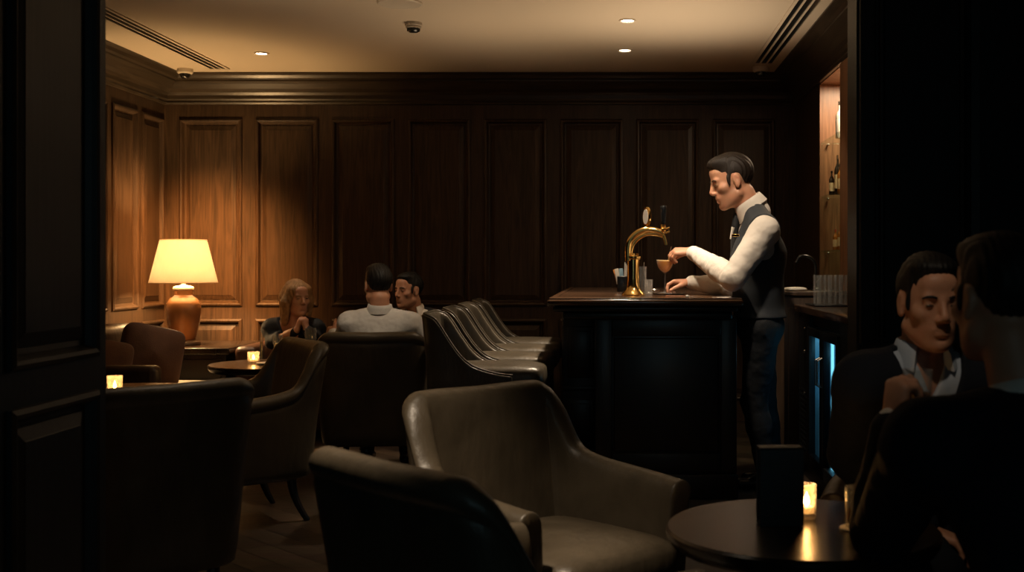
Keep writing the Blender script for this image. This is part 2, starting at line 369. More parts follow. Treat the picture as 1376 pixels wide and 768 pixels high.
def downlight(x, y, label):
    t = empty('downlight', (x, y, ZC))
    MB().lathe([(.052, 0), (.052, -.006), (.046, -.009), (.039, -.006), (.036, -.001)], seg=32).build('trim_ring', TRIMW, t)
    MB().lathe([(0, -.003), (.035, -.003), (.035, -.0015), (0, -.0015)], seg=32).build('lens', GLOW, t)
    tag(t, label, 'downlight', 'recessed ceiling downlights')
downlight(-2.49, 7.95, 'recessed downlight on the left, above the table lamp and blonde woman')
downlight(.06, 6.87, 'recessed downlight over the bar, nearer of the two whole discs')
downlight(.05, 7.83, 'recessed downlight over the bar, closest to the back wall')
downlight(0.0, 6.22, 'recessed downlight cut by the top edge, above the bar')
t = empty('ceiling_speaker', (-1.226, 6.40, ZC)); tag(t, 'flat round grey speaker disc in the ceiling at the top edge', 'speaker')
MB().lathe([(.125, 0), (.125, -.008), (.118, -.012), (.112, -.01)], seg=48).build('rim', TRIMW, t)
MB().lathe([(0, -.010), (.11, -.009), (.11, -.002), (0, -.002)], seg=48).build('grille', simple('speaker_grille', (.10, .10, .09), .6, bump=.5, bscale=300), t)
t = empty('smoke_detector', (-1.245, 6.94, ZC)); tag(t, 'small round smoke detector on the ceiling below the speaker disc', 'smoke detector')
MB().lathe([(.052, 0), (.052, -.018), (.047, -.022), (.047, -.034), (.04, -.036)], seg=36).build('base', simple('detector_white', (.45, .38, .3), .5), t)
mb = MB().lathe([(.034, -.034), (.036, -.05), (.028, -.058), (0, -.06)], seg=36)
for k in range(10): mb.box(.036*math.cos(k*PI/5)-.004, .036*math.cos(k*PI/5)+.004, .036*math.sin(k*PI/5)-.004, .036*math.sin(k*PI/5)+.004, -.052, -.034)
mb.build('sensor_cage', BLACK, t)
def domecam(x, y, label):
    t = empty('dome_camera', (x, y, ZC)); tag(t, label, 'security camera', 'ceiling dome cameras')
    MB().lathe([(.058, 0), (.058, -.028), (.052, -.036), (.04, -.038)], seg=36).build('housing', simple('camera_white', (.62, .55, .45), .4), t)
    MB().lathe([(.04, -.034), (.041, -.045), (.034, -.062), (.02, -.074), (0, -.078)], seg=32).build('dome', simple('smoked_dome', (.012, .012, .012), .06, coat=1), t)
domecam(-3.27, 8.6, 'small white dome camera in the left ceiling corner')
domecam(1.07, 8.52, 'small white dome camera in the right ceiling corner above the bartender')
# ------------------------------------------------------------------ upholstered shells
def tub_shell(ctrl, lean0=.45, taper=(.9, .92), per=5, roll=True):
    """ctrl rows (x, y, ztop, zbottom, thickness, lean), from the middle of the back round to the right arm front"""
    half = catmull(ctrl, per); path = [np.array([-p[0], *p[1:]]) for p in half[::-1]]+half[1:]
    n = len(path); V = []; FC = []; outer_top = []
    for i, p in enumerate(path):
        a = path[max(i-1, 0)]; b = path[min(i+1, n-1)]
        t = np.array([b[0]-a[0], b[1]-a[1]]); t /= np.linalg.norm(t)+1e-9; nr = np.array([t[1], -t[0]])   # outward
        zt, zb, th, ln = p[2], p[3], p[4], p[5]; h = th/2
        ring = [(h*.6, zb), (h, zb+.012), (h, zb+(zt-zb)*.45), (h, zt-.11), (h+.001, zt-.072), (h-.007, zt-.064), (h+.006, zt-.054), (h+.007, zt-.028), (h*.75, zt-.008), (h*.2, zt), (-h*.5, zt-.006), (-h*.95, zt-.03), (-h, zt-.09), (-h, zb+(zt-zb)*.5), (-h*.9, zb+.1), (-h*.6, zb)]
        if not roll: ring = [(h*.6, zb), (h, zb+.012), (h, zb+(zt-zb)*.45), (h, zt-.11), (h, zt-.06), (h, zt-.03), (h, zt-.014), (h*.97, zt-.007), (h*.8, zt-.002), (h*.3, zt), (-h*.6, zt-.002), (-h*.95, zt-.012), (-h, zt-.06), (-h, zb+(zt-zb)*.5), (-h*.9, zb+.1), (-h*.6, zb)]
        e = min(i, n-1-i); sc = 1.0 if e > 1 else (.80, .97)[e]
        mid = (zt+zb)/2
        for (o, z) in ring:
            zz = z if e > 1 else mid+(z-mid)*(.985, .998)[e]
            k = max(0, min(1, (.62-zz)/.62)); sx = 1-(1-taper[0])*k; sy = 1-(1-taper[1])*k
            x = (p[0]+nr[0]*o*sc)*sx; y = (p[1]+nr[1]*o*sc)*sy
            y -= ln*max(0, zz-lean0)
            V.append((x, y, zz))
        outer_top.append(V[-len(ring)+9])
    R = 16
    for i in range(n-1):
        for k in range(R): FC.append((i*R+k, i*R+(k+1) % R, (i+1)*R+(k+1) % R, (i+1)*R+k))
    FC += [tuple(range(R)), tuple((n-1)*R+k for k in range(R))]
    return V, FC, outer_top
def tapered_leg(x, y, z1, dx, dy, r0=.024, r1=.013, bend=.02):
    mb = MB(); pts = []; rs = []
    for k in range(9):
        t = k/8; pts.append((x+dx*t*t, y+dy*t*t, z1*(1-t))); rs.append(r0+(r1-r0)*t)
    mb.tube(pts, rs, 10); return mb
ARM = [(0, -.30, .862, .215, .085, .16), (.10, -.30, .864, .215, .085, .16), (.20, -.298, .865, .215, .085, .16), (.25, -.288, .858, .215, .082, .155), (.272, -.262, .815, .215, .08, .13),
       (.280, -.235, .725, .215, .08, .09), (.286, -.20, .660, .215, .082, .05), (.295, -.12, .632, .215, .085, .02), (.304, .0, .618, .215, .085, 0), (.305, .11, .609, .215, .085, 0), (.301, .19, .602, .215, .085, 0), (.298, .225, .60, .215, .085, 0)]
def make_armchair(mat):
    t = empty('armchair')
    V, FC, top = tub_shell(ARM); o = link('upholstered_shell', V, FC, mat, t); subsurf(o)
    v, f = cushion(.49, .56, .17, .28, 20, .22); o = link('seat_cushion', v, f, mat, t, loc=(0, .02, .365))
    mb = MB(); mb.tube([(x*.249, .035+y*.274, .365) for x, y in ((-.93, -.93), (0, -1), (.93, -.93), (1, 0), (.93, .93), (0, 1), (-.93, .93), (-1, 0))], .004, 8, True)
    MB().box(-.255, .255, -.245, .265, .2, .30, .02).build('seat_frame', mat, t)
    for sx in (-1, 1):
        tapered_leg(sx*.225, -.215, .23, sx*.02, -.075).build('leg', LEGW, t)
        tapered_leg(sx*.235, .235, .23, sx*.012, .02).build('leg', LEGW, t)
    return t
R = math.radians
chair = make_armchair(LEA)
spots = [(-1.71, 3.90, 50, 'olive leather armchair half cut off by the left panelled partition, back to the camera'),
         (-1.88, 5.54, 126, 'olive leather armchair turned to the left, its curved arm side and inner back showing'),
         (-1.40, 6.71, 4, 'olive leather armchair seen square from behind, the man in the pale shirt sitting in it'),
         (-.175, 3.34, -134, 'large empty olive leather armchair in the centre foreground, facing the camera and right'),
         (-.19, 2.49, -46, 'olive leather armchair at the bottom edge with its rolled back to the camera'),
         (.97, 3.32, 159.5, 'olive leather armchair behind the menu stand, under the dark suited man facing the camera')]
chairs = []
for i, (x, y, a, lab) in enumerate(spots):
    c = chair if i == 0 else copy_tree(chair)
    c.location = (x, y, 0); c.rotation_euler = (0, 0, R(a)); tag(c, lab, 'armchair', 'olive leather tub armchairs'); chairs.append(c)
# front man's seat
t = empty('upholstered_stool', (.86, 1.98, 0)); tag(t, 'round dark stool under the dark suited man whose back is turned', 'stool')
MB().lathe([(0, .30), (.2, .30), (.225, .32), (.23, .37), (.215, .42), (.15, .44), (0, .445)], seg=40).build('seat', LEA, t)
for k in range(4):
    a = PI/4+k*PI/2; tapered_leg(.16*math.cos(a), .16*math.sin(a), .31, .03*math.cos(a), .03*math.sin(a)).build('leg', LEGW, t)

# bar stools
ST = [(0, -.255, 1.0, .60, .034, .10), (.09, -.255, 1.0, .60, .034, .10), (.165, -.252, 1.0, .60, .034, .10), (.19, -.235, .995, .60, .034, .1), (.203, -.20, .97, .60, .034, .08), (.205, -.15, .875, .60, .032, .04),
      (.206, -.10, .80, .60, .032, .0), (.207, -.04, .75, .60, .032, 0), (.207, .03, .725, .60, .032, 0), (.207, .10, .71, .60, .032, 0), (.207, .15, .705, .60, .032, 0)]
def make_stool():
    t = empty('bar_stool')
    V, FC, top = tub_shell(ST, .75, (1, 1), roll=False); subsurf(link('upholstered_shell', V, FC, LEAS, t))
    v, f = cushion(.395, .53, .13, .26, 20, .22); link('seat_cushion', v, f, LEAS, t, loc=(0, .035, .68))
    MB().tube([Vector(p)+Vector((0, 0, .002)) for p in top], .0055, 8).build('piping', LEAS, t)
    MB().box(-.19, .19, -.22, .25, .585, .64, .015).build('seat_frame', LEAS, t)
    for sx in (-1, 1):
        for sy in (-1, 1): tapered_leg(sx*.165, .01+sy*.19, .6, sx*.03, sy*.04, .022, .014).build('leg', LEGW, t)
    MB().tube([(-.175, -.19, .24), (.175, -.19, .24), (.175, .21, .24), (-.175, .21, .24)], .009, 10, True).build('foot_rest', BRASS, t)
    return t
stool = make_stool()
for i, (y, lab) in enumerate(((5.67, 'nearest of the four olive leather bar stools along the bar'), (6.28, 'second olive leather bar stool from the camera'), (6.88, 'third olive leather bar stool, just before the one at the panelled wall'), (7.51, 'farthest olive leather bar stool, beside the back wall'))):
    c = stool if i == 0 else copy_tree(stool)
    c.location = (-.655, y, 0); c.rotation_euler = (0, 0, -PI/2); tag(c, lab, 'bar stool', 'bar stools in a row at the bar')

# ------------------------------------------------------------------ tables
def round_table(x, y, r, z, mat, label):
    t = empty('cocktail_table', (x, y, 0)); tag(t, label, 'table')
    MB().lathe([(0, z-.045), (r*.93, z-.045), (r*.96, z-.04), (r-.004, z-.026), (r, z-.016), (r, z-.006), (r-.006, z), (0, z)], seg=72).build('tabletop', mat, t)
    MB().lathe([(.05, z-.046), (.04, z-.08), (.034, z-.2), (.034, .10), (.05, .04)], seg=32).build('pedestal', LEGW, t)
    MB().lathe([(0, 0), (.2, 0), (.205, .008), (.19, .022), (.06, .04), (0, .042)], seg=48).build('base', LEGW, t)
    return t
round_table(-2.23, 7.30, .38, .60, TABW, 'round dark wood cocktail table with a candle and wine glass, before the blonde woman')
round_table(-2.50, 5.80, .35, .60, TABW, 'round dark wood cocktail table at the left partition, behind the cropped armchair')
TZ = .62
round_table(.44, 2.72, .325, TZ, TABW, 'round dark wood cocktail table in the right foreground holding a menu stand')

def votive(x, y, z, r, h, label):
    t = empty('votive_candle', (x, y, z)); tag(t, label, 'candle holder', 'lit glass votive candles')
    MB().lathe([(0, .001), (r*.88, .001), (r*.95, .006), (r, h), (r*.9, h), (r*.84, .014), (0, .013)], seg=32).build('glass_cup', VOTIVE, t)
    MB().lathe([(0, .0145), (r*.72, .0145), (r*.72, h*.36), (r*.1, h*.37), (0, h*.37)], seg=24).build('wax', WAX, t)
    MB().lathe([(0, h*.38), (.006, h*.42), (.0075, h*.5), (.005, h*.62), (0, h*.78)], seg=12).build('flame', FLAME, t)
    return t
def lights_of(x, y, z, h, e): lamp('candle_light', 'POINT', (x, y, z+h*1.0), e, (1, .5, .17), .012)
votive(.165+.30, 2.80, TZ, .024, .085, 'lit glass votive beside the dark menu stand in the right foreground')
votive(-2.34, 7.31, .60, .038, .075, 'lit glass votive on the table in front of the blonde woman')
votive(-2.44, 5.52, .60, .036, .10, 'lit glass votive at the edge of the left partition')
lights_of(.465, 2.80, TZ, .09, .16); lights_of(-2.34, 7.31, .60, .08, .22); lights_of(-2.44, 5.52, .60, .105, .25)

def wine_glass(x, y, z, label, fill=.35):
    t = empty('wine_glass', (x, y, z)); tag(t, label, 'glass')
    MB().lathe([(0, .001), (.034, .001), (.034, .003), (.006, .008), (.0035, .02), (.0035, .07), (.008, .078), (.026, .095), (.034, .125), (.031, .17), (.0295, .17), (.0325, .125), (.0245, .0965), (.006, .081), (0, .080)], seg=32).build('glass_bowl', GLASS, t)
    MB().lathe([(0, .0815), (.0055, .0822), (.024, .0972), (.0315, .118), (0, .118)], seg=32).build('wine', WINE, t)
wine_glass(-2.24, 7.50, .60, 'stemmed wine glass beside the candle on the far round table')
def tumbler(x, y, z, r, h, label, mat=GLASS, fill=None, fmat=WHISKY, name='tumbler', wall=.0025, rb=.9):
    t = empty(name, (x, y, z)); tag(t, label, 'glass')
    MB().lathe([(0, .001), (r*rb, .001), (r, h), (r-wall, h), (r*rb-wall, .010), (0, .010)], seg=36).build('glass_wall', mat, t)
    if fill: MB().lathe([(0, .0105), (r*rb-wall-.0006, .0105), (r*rb+(r-r*rb)*fill-wall-.0006, h*fill), (0, h*fill)], seg=32).build('drink', fmat, t)
    return t
tumbler(-2.375, 7.585, .60, .014, .2, 'slim tall glass behind the stemmed wine glass', name='champagne_flute', rb=.5, fill=.6, fmat=WINE)
tumbler(-1.935, 7.17, .60, .036, .235, 'tall clear glass on the table to the left of the man in the pale shirt', name='tall_glass', rb=.92)
tumbler(-1.875, 7.10, .60, .033, .085, 'short tumbler of amber drink by the tall clear glass', name='whisky_tumbler', fill=.55)
o = MB().lathe([(0, .001), (.04, .001), (.07, .008), (.071, .010), (.04, .005), (0, .004)], seg=40).build('saucer', PORC, loc=(-2.235, 7.26, .60)); tag(o, 'small white saucer on the far round table beside the candle', 'saucer')
# right foreground table
t = empty('menu_stand', (P(1048, 700, 2.73).x, 2.73, TZ), R(4)); tag(t, 'dark upright menu stand on the right foreground table', 'menu')
mb = MB()
mb.box(-.053, .053, -.024, -.018, .001, .186, .001); mb.box(-.053, .053, .018, .024, .001, .186, .001); MB().box(-.053, .053, -.024, .024, .183, .189, .002).build('spine', BLKM, t)
MB().box(-.053, .053, -.024, -.018, .001, .184, .0015).build('cover', simple('menu_cover', (.012, .014, .016), .55, bump=.2, bscale=200), t)
MB().box(-.053, .053, .018, .024, .001, .184, .0015).build('cover', simple('menu_cover', (.012, .014, .016), .55, bump=.2, bscale=200), t)
MB().box(-.050, .050, -.0175, .0175, .001, .01, .001).build('base', BLKM, t)
o = MB().lathe([(0, .0005), (.040, .0005), (.0405, .002), (.040, .0035), (0, .0035)], seg=40).build('coaster', WHITE, loc=(.565, 2.69, TZ)); tag(o, 'round white paper coaster under the whisky tumbler', 'coaster')
tumbler(.567, 2.69, TZ+.0036, .030, .096, 'whisky tumbler on the white coaster beside the suited man\'s sleeve', fill=.42, name='whisky_tumbler', rb=.93)

# ------------------------------------------------------------------ lamp corner
t = empty('side_table', (-3.12, 8.36, 0)); tag(t, 'low dark wood side table in the corner under the table lamp', 'side table')
MB().box(-.40, .40, -.40, .40, .60, .648, .008).build('top', TABW, t)
MB().box(-.37, .37, -.37, .37, .06, .60, .006).build('cabinet_body', BARW, t)
MB().box(-.34, .34, -.385, -.37, .10, .57, .004).build('door', BARW, t)
MB().box(-.35, .35, -.35, .35, 0, .06).build('plinth', LEGW, t, smooth=False)
LX, LY, LZ = -3.16, 8.28, .649
t = empty('table_lamp', (LX, LY, LZ)); tag(t, 'glowing table lamp with amber ceramic jar base and cream shade', 'table lamp')
MB().lathe([(0, 0), (.118, 0), (.122, .008), (.118, .022), (.105, .032), (.09, .036), (0, .036)], seg=48).build('plinth', LEGW, t)
MB().lathe([(0, .037), (.083, .037), (.088, .05), (.098, .10), (.112, .16), (.123, .22), (.125, .26), (.118, .30), (.098, .335), (.075, .352), (.066, .362), (.066, .395), (.069, .40), (0, .40)], seg=64).build('ceramic_base', CERAM, t)
MB().lathe([(0, .401), (.072, .401), (.074, .412), (.068, .424), (.03, .432), (.016, .436), (.012, .46), (0, .46)], seg=40).build('cap', CERAM2, t)
sh = MB().lathe([(.238, .452), (.162, .764), (.1595, .764), (.2355, .452), (.238, .452)], seg=72); sh.f.pop(); sh.f.pop()
sh.build('lamp_shade', SHADE, t)
MB().tube([(.2365*math.cos(k*PI/36), .2365*math.sin(k*PI/36), .453) for k in range(72)], .003, 6, True).build('shade_rim', SHADE, t)
MB().tube([(.161*math.cos(k*PI/36), .161*math.sin(k*PI/36), .763) for k in range(72)], .003, 6, True).build('shade_rim', SHADE, t)
MB().lathe([(.012, .46), (.014, .5), (.018, .505), (.018, .53), (0, .53)], seg=16).build('bulb_holder', BRASS, t)
lamp('table_lamp_bulb', 'POINT', (LX, LY, LZ+.60), 42, (1, .62, .27), .055)

# sofa against the left wall
t = empty('sofa', (-3.5, 6.83, 0)); tag(t, 'dark leather sofa with cream seat along the left wall beside the lamp', 'sofa')
MB().box(0.01, .72, 0, 1.09, .06, .30, .03).build('base', SOFAL, t)
v, f = cushion(.22, 1.06, .52, .32, 20, .05); link('back_cushion', v, f, SOFAL, t, loc=(.14, .56, .575))
v, f = cushion(.60, .95, .15, .25, 20, .15); link('seat_cushion', v, f, CREAM, t, loc=(.45, .61, .365))
MB().box(.02, .72, 0, .13, .10, .625, .035).build('arm', SOFAL, t)
for (x, y) in ((.05, .06), (.67, .06), (.05, 1.03), (.67, 1.03)): MB().lathe([(.018, 0), (.024, .07)], (x, y, 0), 16).build('leg', LEGW, t)
def throw_pillow(x, y, z, rx, ry, rz, w, label):
    v, f = cushion(w, w, .115, .30, 22, .7); o = link('throw_pillow', v, f, VELVET)
    o.location = (x, y, z); o.rotation_euler = (R(rx), R(ry), R(rz)); tag(o, label, 'pillow', 'brown velvet throw pillows'); return o
throw_pillow(-3.06, 7.46, .635, 76, 14, 38, .40, 'brown velvet throw pillow whole and tilted on the sofa by the lamp')
throw_pillow(-3.21, 7.08, .60, 72, 12, 30, .34, 'brown velvet throw pillow partly cut off by the left partition')

# brown leather sofa along the back wall, under the seated group
t = empty('sofa', (-2.70, 7.98, 0)); tag(t, 'reddish brown leather sofa against the back wall under the blonde woman', 'sofa')
SL = 1.72
MB().box(0, SL, .02, .88, .06, .29, .03).build('base', LEAB, t)
v, f = cushion(SL-.30, .22, .40, .3, 20, .05); link('back_cushion', v, f, LEAB, t, loc=(SL/2, .76, .52))
v, f = cushion(SL-.32, .62, .13, .25, 20, .1); link('seat_cushion', v, f, LEAB, t, loc=(SL/2, .34, .345))
for x in (0, SL-.17): MB().box(x, x+.17, .0, .88, .10, .66, .05).build('arm', LEAB, t)
for (x, y) in ((.07, .08), (SL-.07, .08), (.07, .8), (SL-.07, .8)): MB().lathe([(.018, 0), (.024, .07)], (x, y, 0), 16).build('leg', LEGW, t)

# ------------------------------------------------------------------ the bar
CZ = 1.06
t = empty('bar_counter', (.14, 7.2, 0)); tag(t, 'long dark panelled bar counter with polished wooden top', 'bar counter')
ox, oy = .14, 7.2
def B(mb, x0, x1, y0, y1, z0, z1, b=0): return mb.box(x0-ox, x1-ox, y0-oy, y1-oy, z0, z1, b)
B(MB(), -.363, .648, 5.83, 8.60, CZ-.035, CZ, .014).build('countertop', TOPW, t)
mb = MB(); B(mb, -.335, .62, 5.86, 8.58, CZ-.065, CZ-.035, .012); B(mb, -.29, .60, 5.92, 8.57, CZ-.11, CZ-.065, .016); mb.build('top_moulding', BARW, t)
mb = MB(); B(mb, -.355, -.325, 5.845, 8.59, CZ, CZ+.006, .003); B(mb, -.355, .64, 5.838, 5.862, CZ, CZ+.006, .003); mb.build('edge_rail', TOPW, t)
B(MB(), -.118, .628, 6.02, 8.56, 0, CZ-.1, .004).build('bar_body', BARW, t)
mb = MB()
for (a, b, c, d) in ((-.118, -.03, 0.14, .95), (.545, .628, .14, .95), (-.03, .545, .86, .95), (-.03, .545, .14, .24)): B(mb, a, b, 6.002, 6.02, c, d, .004)
B(mb, -.02, .535, 6.012, 6.02, .25, .85, .006); B(mb, -.125, .635, 5.995, 6.02, 0, .13, .005); mb.build('end_panel', BARW, t)
B(MB(), -.332, -.118, 6.9, 8.56, 0, CZ-.1, .004).build('front_body', BARW, t)
mb = MB()
for (c, d) in ((.55, .86), (.18, .42)): B(mb, -.305, -.145, 6.888, 6.9, c, d, .005); B(mb, -.285, -.165, 6.882, 6.89, c+.025, d-.025, .004)
B(mb, -.34, -.11, 6.885, 6.9, .47, .50, .004); B(mb, -.34, -.11, 6.885, 6.9, 0, .12, .004)
for k in range(3): B(mb, -.345, -.332, 7.0+k*.5, 7.42+k*.5, .18, .86, .005)
mb.build('front_panel', BARW, t)
mb = MB(); mb.tube([(-.40-ox, 6.55-oy, .16), (-.40-ox, 8.5-oy, .16)], .016, 14); mb.build('foot_rail', BRASS, t)
for y in (6.6, 7.5, 8.4): MB().tube([(-.40-ox, y-oy, .16), (-.40-ox, y-oy, .10), (-.34-ox, y-oy, .07), (-.30-ox, y-oy, .07)] if y > 6.9 else [(-.40-ox, y-oy, .0), (-.40-ox, y-oy, .28)], .012, 10).build('rail_bracket', BLKM, t)

# beer tap
D = 6.45; tx = P(851, 0, D).x
t = empty('beer_tap', (tx, D, CZ)); tag(t, 'polished brass beer tap with curved twin pipes on the bar', 'beer tap')
MB().lathe([(0, 0), (.066, 0), (.068, .008), (.06, .02), (.044, .035), (.037, .06), (.034, .10)], seg=48).build('base_flange', BRASS, t)
mb = MB().lathe([(.034, .095), (.034, .205), (.041, .208), (.043, .216), (.041, .224), (.034, .228), (.03, .24)], seg=48); mb.build('column', BRASS, t)
s = F/D
def T(px, py, dy=0): q = P(px, py, D); return (q.x-tx, dy, q.z-CZ)
for (dy, sh) in ((-.018, 0), (.018, 0)):
    pts = catmull([T(845, 350), T(844.5, 335), T(848, 322), T(857, 313), T(868, 308.5), T(880, 309), T(889, 311.5)], 6)
    off = 0 if dy < 0 else .0
    MB().tube([(p[0]+(.012 if dy > 0 else -.004), dy, p[2]-(.022 if dy > 0 else 0)*min(1, max(0, (p[2]-.19)/.1))) for p in pts], .0165 if dy < 0 else .013, 16).build('pipe', BRASS, t)
pts = catmull([T(884, 310), T(890, 314), T(893, 320), T(895, 329)], 6)
MB().tube(pts, [.012]*8+[.009]*(len(pts)-8), 14).build('spout', BRASS, t)
mb = MB().lathe([(0, 0), (.013, 0), (.017, .006), (.017, .016), (.012, .022), (.016, .028), (.014, .04), (0, .04)], T(891, 311), 24); mb.tube([T(892, 308, -.018), T(899, 306, -.01), T(899, 311, -.01), T(894, 313, -.01)], .006, 10); mb.build('faucet_body', BRASS, t)
MB().lathe([(0, .0), (.012, .0), (.015, .01), (.018, .075), (.020, .095), (.016, .104), (0, .106)], T(891.5, 301), 28).build('tap_handle', BLACK, t)
a = T(869.5, 291)
bm_ = MB(); bm_.lathe([(0, -.009), (.05, -.009), (.056, -.004), (.056, .004), (.05, .009), (0, .009)], (0, 0, 0), 40); M = Matrix.Translation(a) @ Matrix.Rotation(R(24), 4, 'Z') @ Matrix.Rotation(R(90), 4, 'Y') @ Matrix.Diagonal((1.0, .8, 1, 1))
bm_.v = [tuple(M @ Vector(v)) for v in bm_.v]; o = bm_.build('badge', BRASS, t)
bm_ = MB(); bm_.lathe([(0, .0092), (.042, .0092), (.042, .0105), (0, .0105)], (0, 0, 0), 40); bm_.lathe([(0, -.0092), (.042, -.0092), (.042, -.0105), (0, -.0105)], (0, 0, 0), 40)
bm_.v = [tuple(M @ Vector(v)) for v in bm_.v]; bm_.build('badge_face', PORC, o)
MB().lathe([(.016, -.01), (.009, .0), (.008, .02)], T(869.5, 306), 20).build('badge_post', BRASS, t)
# things on the counter
def cpos(px, py): D = F*(EYE-CZ)/(py-CY); return ((px-CX)/F*D, D)
x, y = cpos(893.5, 394.5); COUPE = (x, y)
PLX, PLY = cpos(899, 395.5)
t = empty('serving_plate', (PLX, PLY, CZ)); tag(t, 'shallow round metal tray under the cocktail on the bar', 'tray')
MB().lathe([(0, .001), (.088, .001), (.096, .006), (.097, .009), (.087, .0045), (0, .004)], seg=56).build('dish', STEEL, t)
MB().tube([(.0965*math.cos(k*PI/36), .0965*math.sin(k*PI/36), .0085) for k in range(72)], .0018, 6, True).build('rolled_rim', STEEL, t)
t = empty('coupe_glass', (COUPE[0], COUPE[1], CZ+.0046)); tag(t, 'stemmed coupe of peach orange cocktail in front of the bartender', 'cocktail glass')
hz = P(0, 348.5, COUPE[1]).z-CZ-.0046
MB().lathe([(0, .001), (.036, .001), (.036, .003), (.006, .008), (.0036, .02), (.0036, hz-.085), (.010, hz-.080), (.026, hz-.069), (.041, hz-.048), (.049, hz-.024), (.0515, hz-.004), (.0510, hz), (.0498, hz), (.0502, hz-.005), (.0475, hz-.0245), (.0395, hz-.047), (.0245, hz-.0672), (.006, hz-.0772), (0, hz-.078)], seg=48).build('glass_bowl', GLASS, t)
MB().lathe([(0, hz-.0775), (.0055, hz-.0766), (.0238, hz-.0665), (.0388, hz-.0466), (.0468, hz-.0245), (.0488, hz-.012), (0, hz-.012)], seg=40).build('cocktail', DRINK, t)
MB().lathe([(0, hz-.0119), (.0488, hz-.0119), (.0492, hz-.007), (.045, hz-.005), (0, hz-.006)], seg=40).build('foam', FOAM, t)
x, y = cpos(862, 396); tumbler(x, y, CZ, .030, .165, 'tall clear mixing glass beside the brass tap column', name='mixing_glass', rb=.9)
x2, y2 = cpos(866.5, 393.6)
o = MB().tube([(0, 0, .012), (.012, 0, .10), (.02, 0, .19)], .0025, 8).build('bar_spoon', STEEL, loc=(x-.005, y, CZ)); tag(o, 'thin steel bar spoon standing in the tall mixing glass', 'spoon')
x, y = cpos(871.5, 397); tumbler(x, y, CZ, .024, .092, 'cut crystal tumbler between the mixing glass and the tray', mat=CRYST, name='crystal_tumbler', rb=.95)
x, y = cpos(884, 391.0)
o = MB().lathe([(0, .001), (.03, .001), (.032, .004), (.032, .010), (.027, .014), (.024, .016), (0, .014)], seg=36).build('jigger_dish', STEEL, loc=(x-.02, y, CZ)); tag(o, 'tiny steel dish behind the crystal tumbler on the bar', 'dish')
x, y = cpos(923.5, 400.5)
v, f = cushion(.02, .02, .018, .7, 10, .1); o = link('bottle_stopper', v, f, PORC, loc=(x, y, CZ+.009)); tag(o, 'tiny white stopper lying at the front of the bar', 'stopper')
x, y = cpos(836, 391.5)
t = empty('bar_caddy', (x, y, CZ)); tag(t, 'small dark caddy of cards and straws left of the brass tap', 'caddy')
MB().box(-.032, .032, -.03, .03, .001, .10, .006).build('caddy_box', BLACK, t)
for k, (c, dx, rz) in enumerate((((.75, .74, .68), -.014, -9), ((.78, .33, .08), -.006, -16), ((.25, .42, .55), .004, -5))):
    mb = MB().box(-.013, .013, -.0015, .0015, .05, .15, .0005); M = Matrix.Translation((dx, -.012+.012*k, 0)) @ Matrix.Rotation(R(rz), 4, 'Y'); mb.v = [tuple(M @ Vector(v)) for v in mb.v]
    mb.build('card', simple('card_tint', c, .6), t)
for k in range(3): MB().tube([(.014+.005*k, .01, .05), (.018+.007*k, .012, .19-.01*k)], .0028, 8).build('straw', PORC, t)

# ------------------------------------------------------------------ back bar
XF = 1.07
t = empty('back_bar_cabinet', (1.2, 5.9, 0)); tag(t, 'dark back bar cabinet with polished top behind the bartender', 'cabinet')
def BB(mb, x0, x1, y0, y1, z0, z1, b=0): return mb.box(x0-1.2, x1-1.2, y0-5.9, y1-5.9, z0, z1, b)
BB(MB(), XF-.025, XR-.004, 4.95, 6.74, .962, 1.0, .006).build('worktop', TOPW, t)
mb = MB(); BB(mb, XF, XR-.004, 6.36, 6.72, .1, .96, .003); BB(mb, XF, XR-.004, 4.95, 5.48, .1, .96, .003); BB(mb, XF+.02, XR-.004, 5.48, 6.36, .90, .96); BB(mb, XF+.03, XR-.004, 4.95, 6.72, 0, .1)
mb.build('carcass', BLKM, t)
mb = MB()
for k in range(12): BB(mb, XF-.004, XF+.004, 6.42, 6.66, .18+k*.03, .192+k*.03)
mb.build('vent_grille', BLACK, t)
for z in (.90, .78, .55): MB().lathe([(0, 0), (.011, .002), (.009, .007), (0, .008)], (0, 0, 0), 16)
for z in (.87, .74, .50):
    mb = MB().lathe([(0, 0), (.011, .001), (.009, .007), (0, .008)], (0, 0, 0), 16); M = Matrix.Translation((XF-1.2, 6.5-5.9, z)) @ Matrix.Rotation(R(-90), 4, 'Y'); mb.v = [tuple(M @ Vector(v)) for v in mb.v]; mb.build('lock', STEEL, t)
t = empty('bottle_fridge', (1.2, 5.92, 0)); tag(t, 'under counter bottle fridge with two glass doors glowing blue', 'fridge')
FI = simple('fridge_lining', (.35, .5, .6), .35)
def FB(mb, x0, x1, y0, y1, z0, z1, b=0): return mb.box(x0-1.2, x1-1.2, y0-5.92, y1-5.92, z0, z1, b)
mb = MB(); FB(mb, XF+.03, 1.39, 5.49, 5.50, .12, .89); FB(mb, XF+.03, 1.39, 6.34, 6.35, .12, .89); FB(mb, 1.375, 1.39, 5.5, 6.34, .12, .89); FB(mb, XF+.03, 1.39, 5.5, 6.34, .12, .135); FB(mb, XF+.03, 1.39, 5.5, 6.34, .875, .89)
mb.build('cabinet_shell', FI, t, smooth=False)
mb = MB(); FB(mb, XF+.06, 1.37, 5.505, 6.335, .48, .486); mb.build('shelf', FI, t, smooth=False)
BLUE = emit('fridge_tube', (.26, .62, .74), 1.0)
MB().tube([(XF+.05-1.2, 5.93-5.92, .15), (XF+.05-1.2, 5.93-5.92, .86)], .008, 10).build('light_tube', BLUE, t)
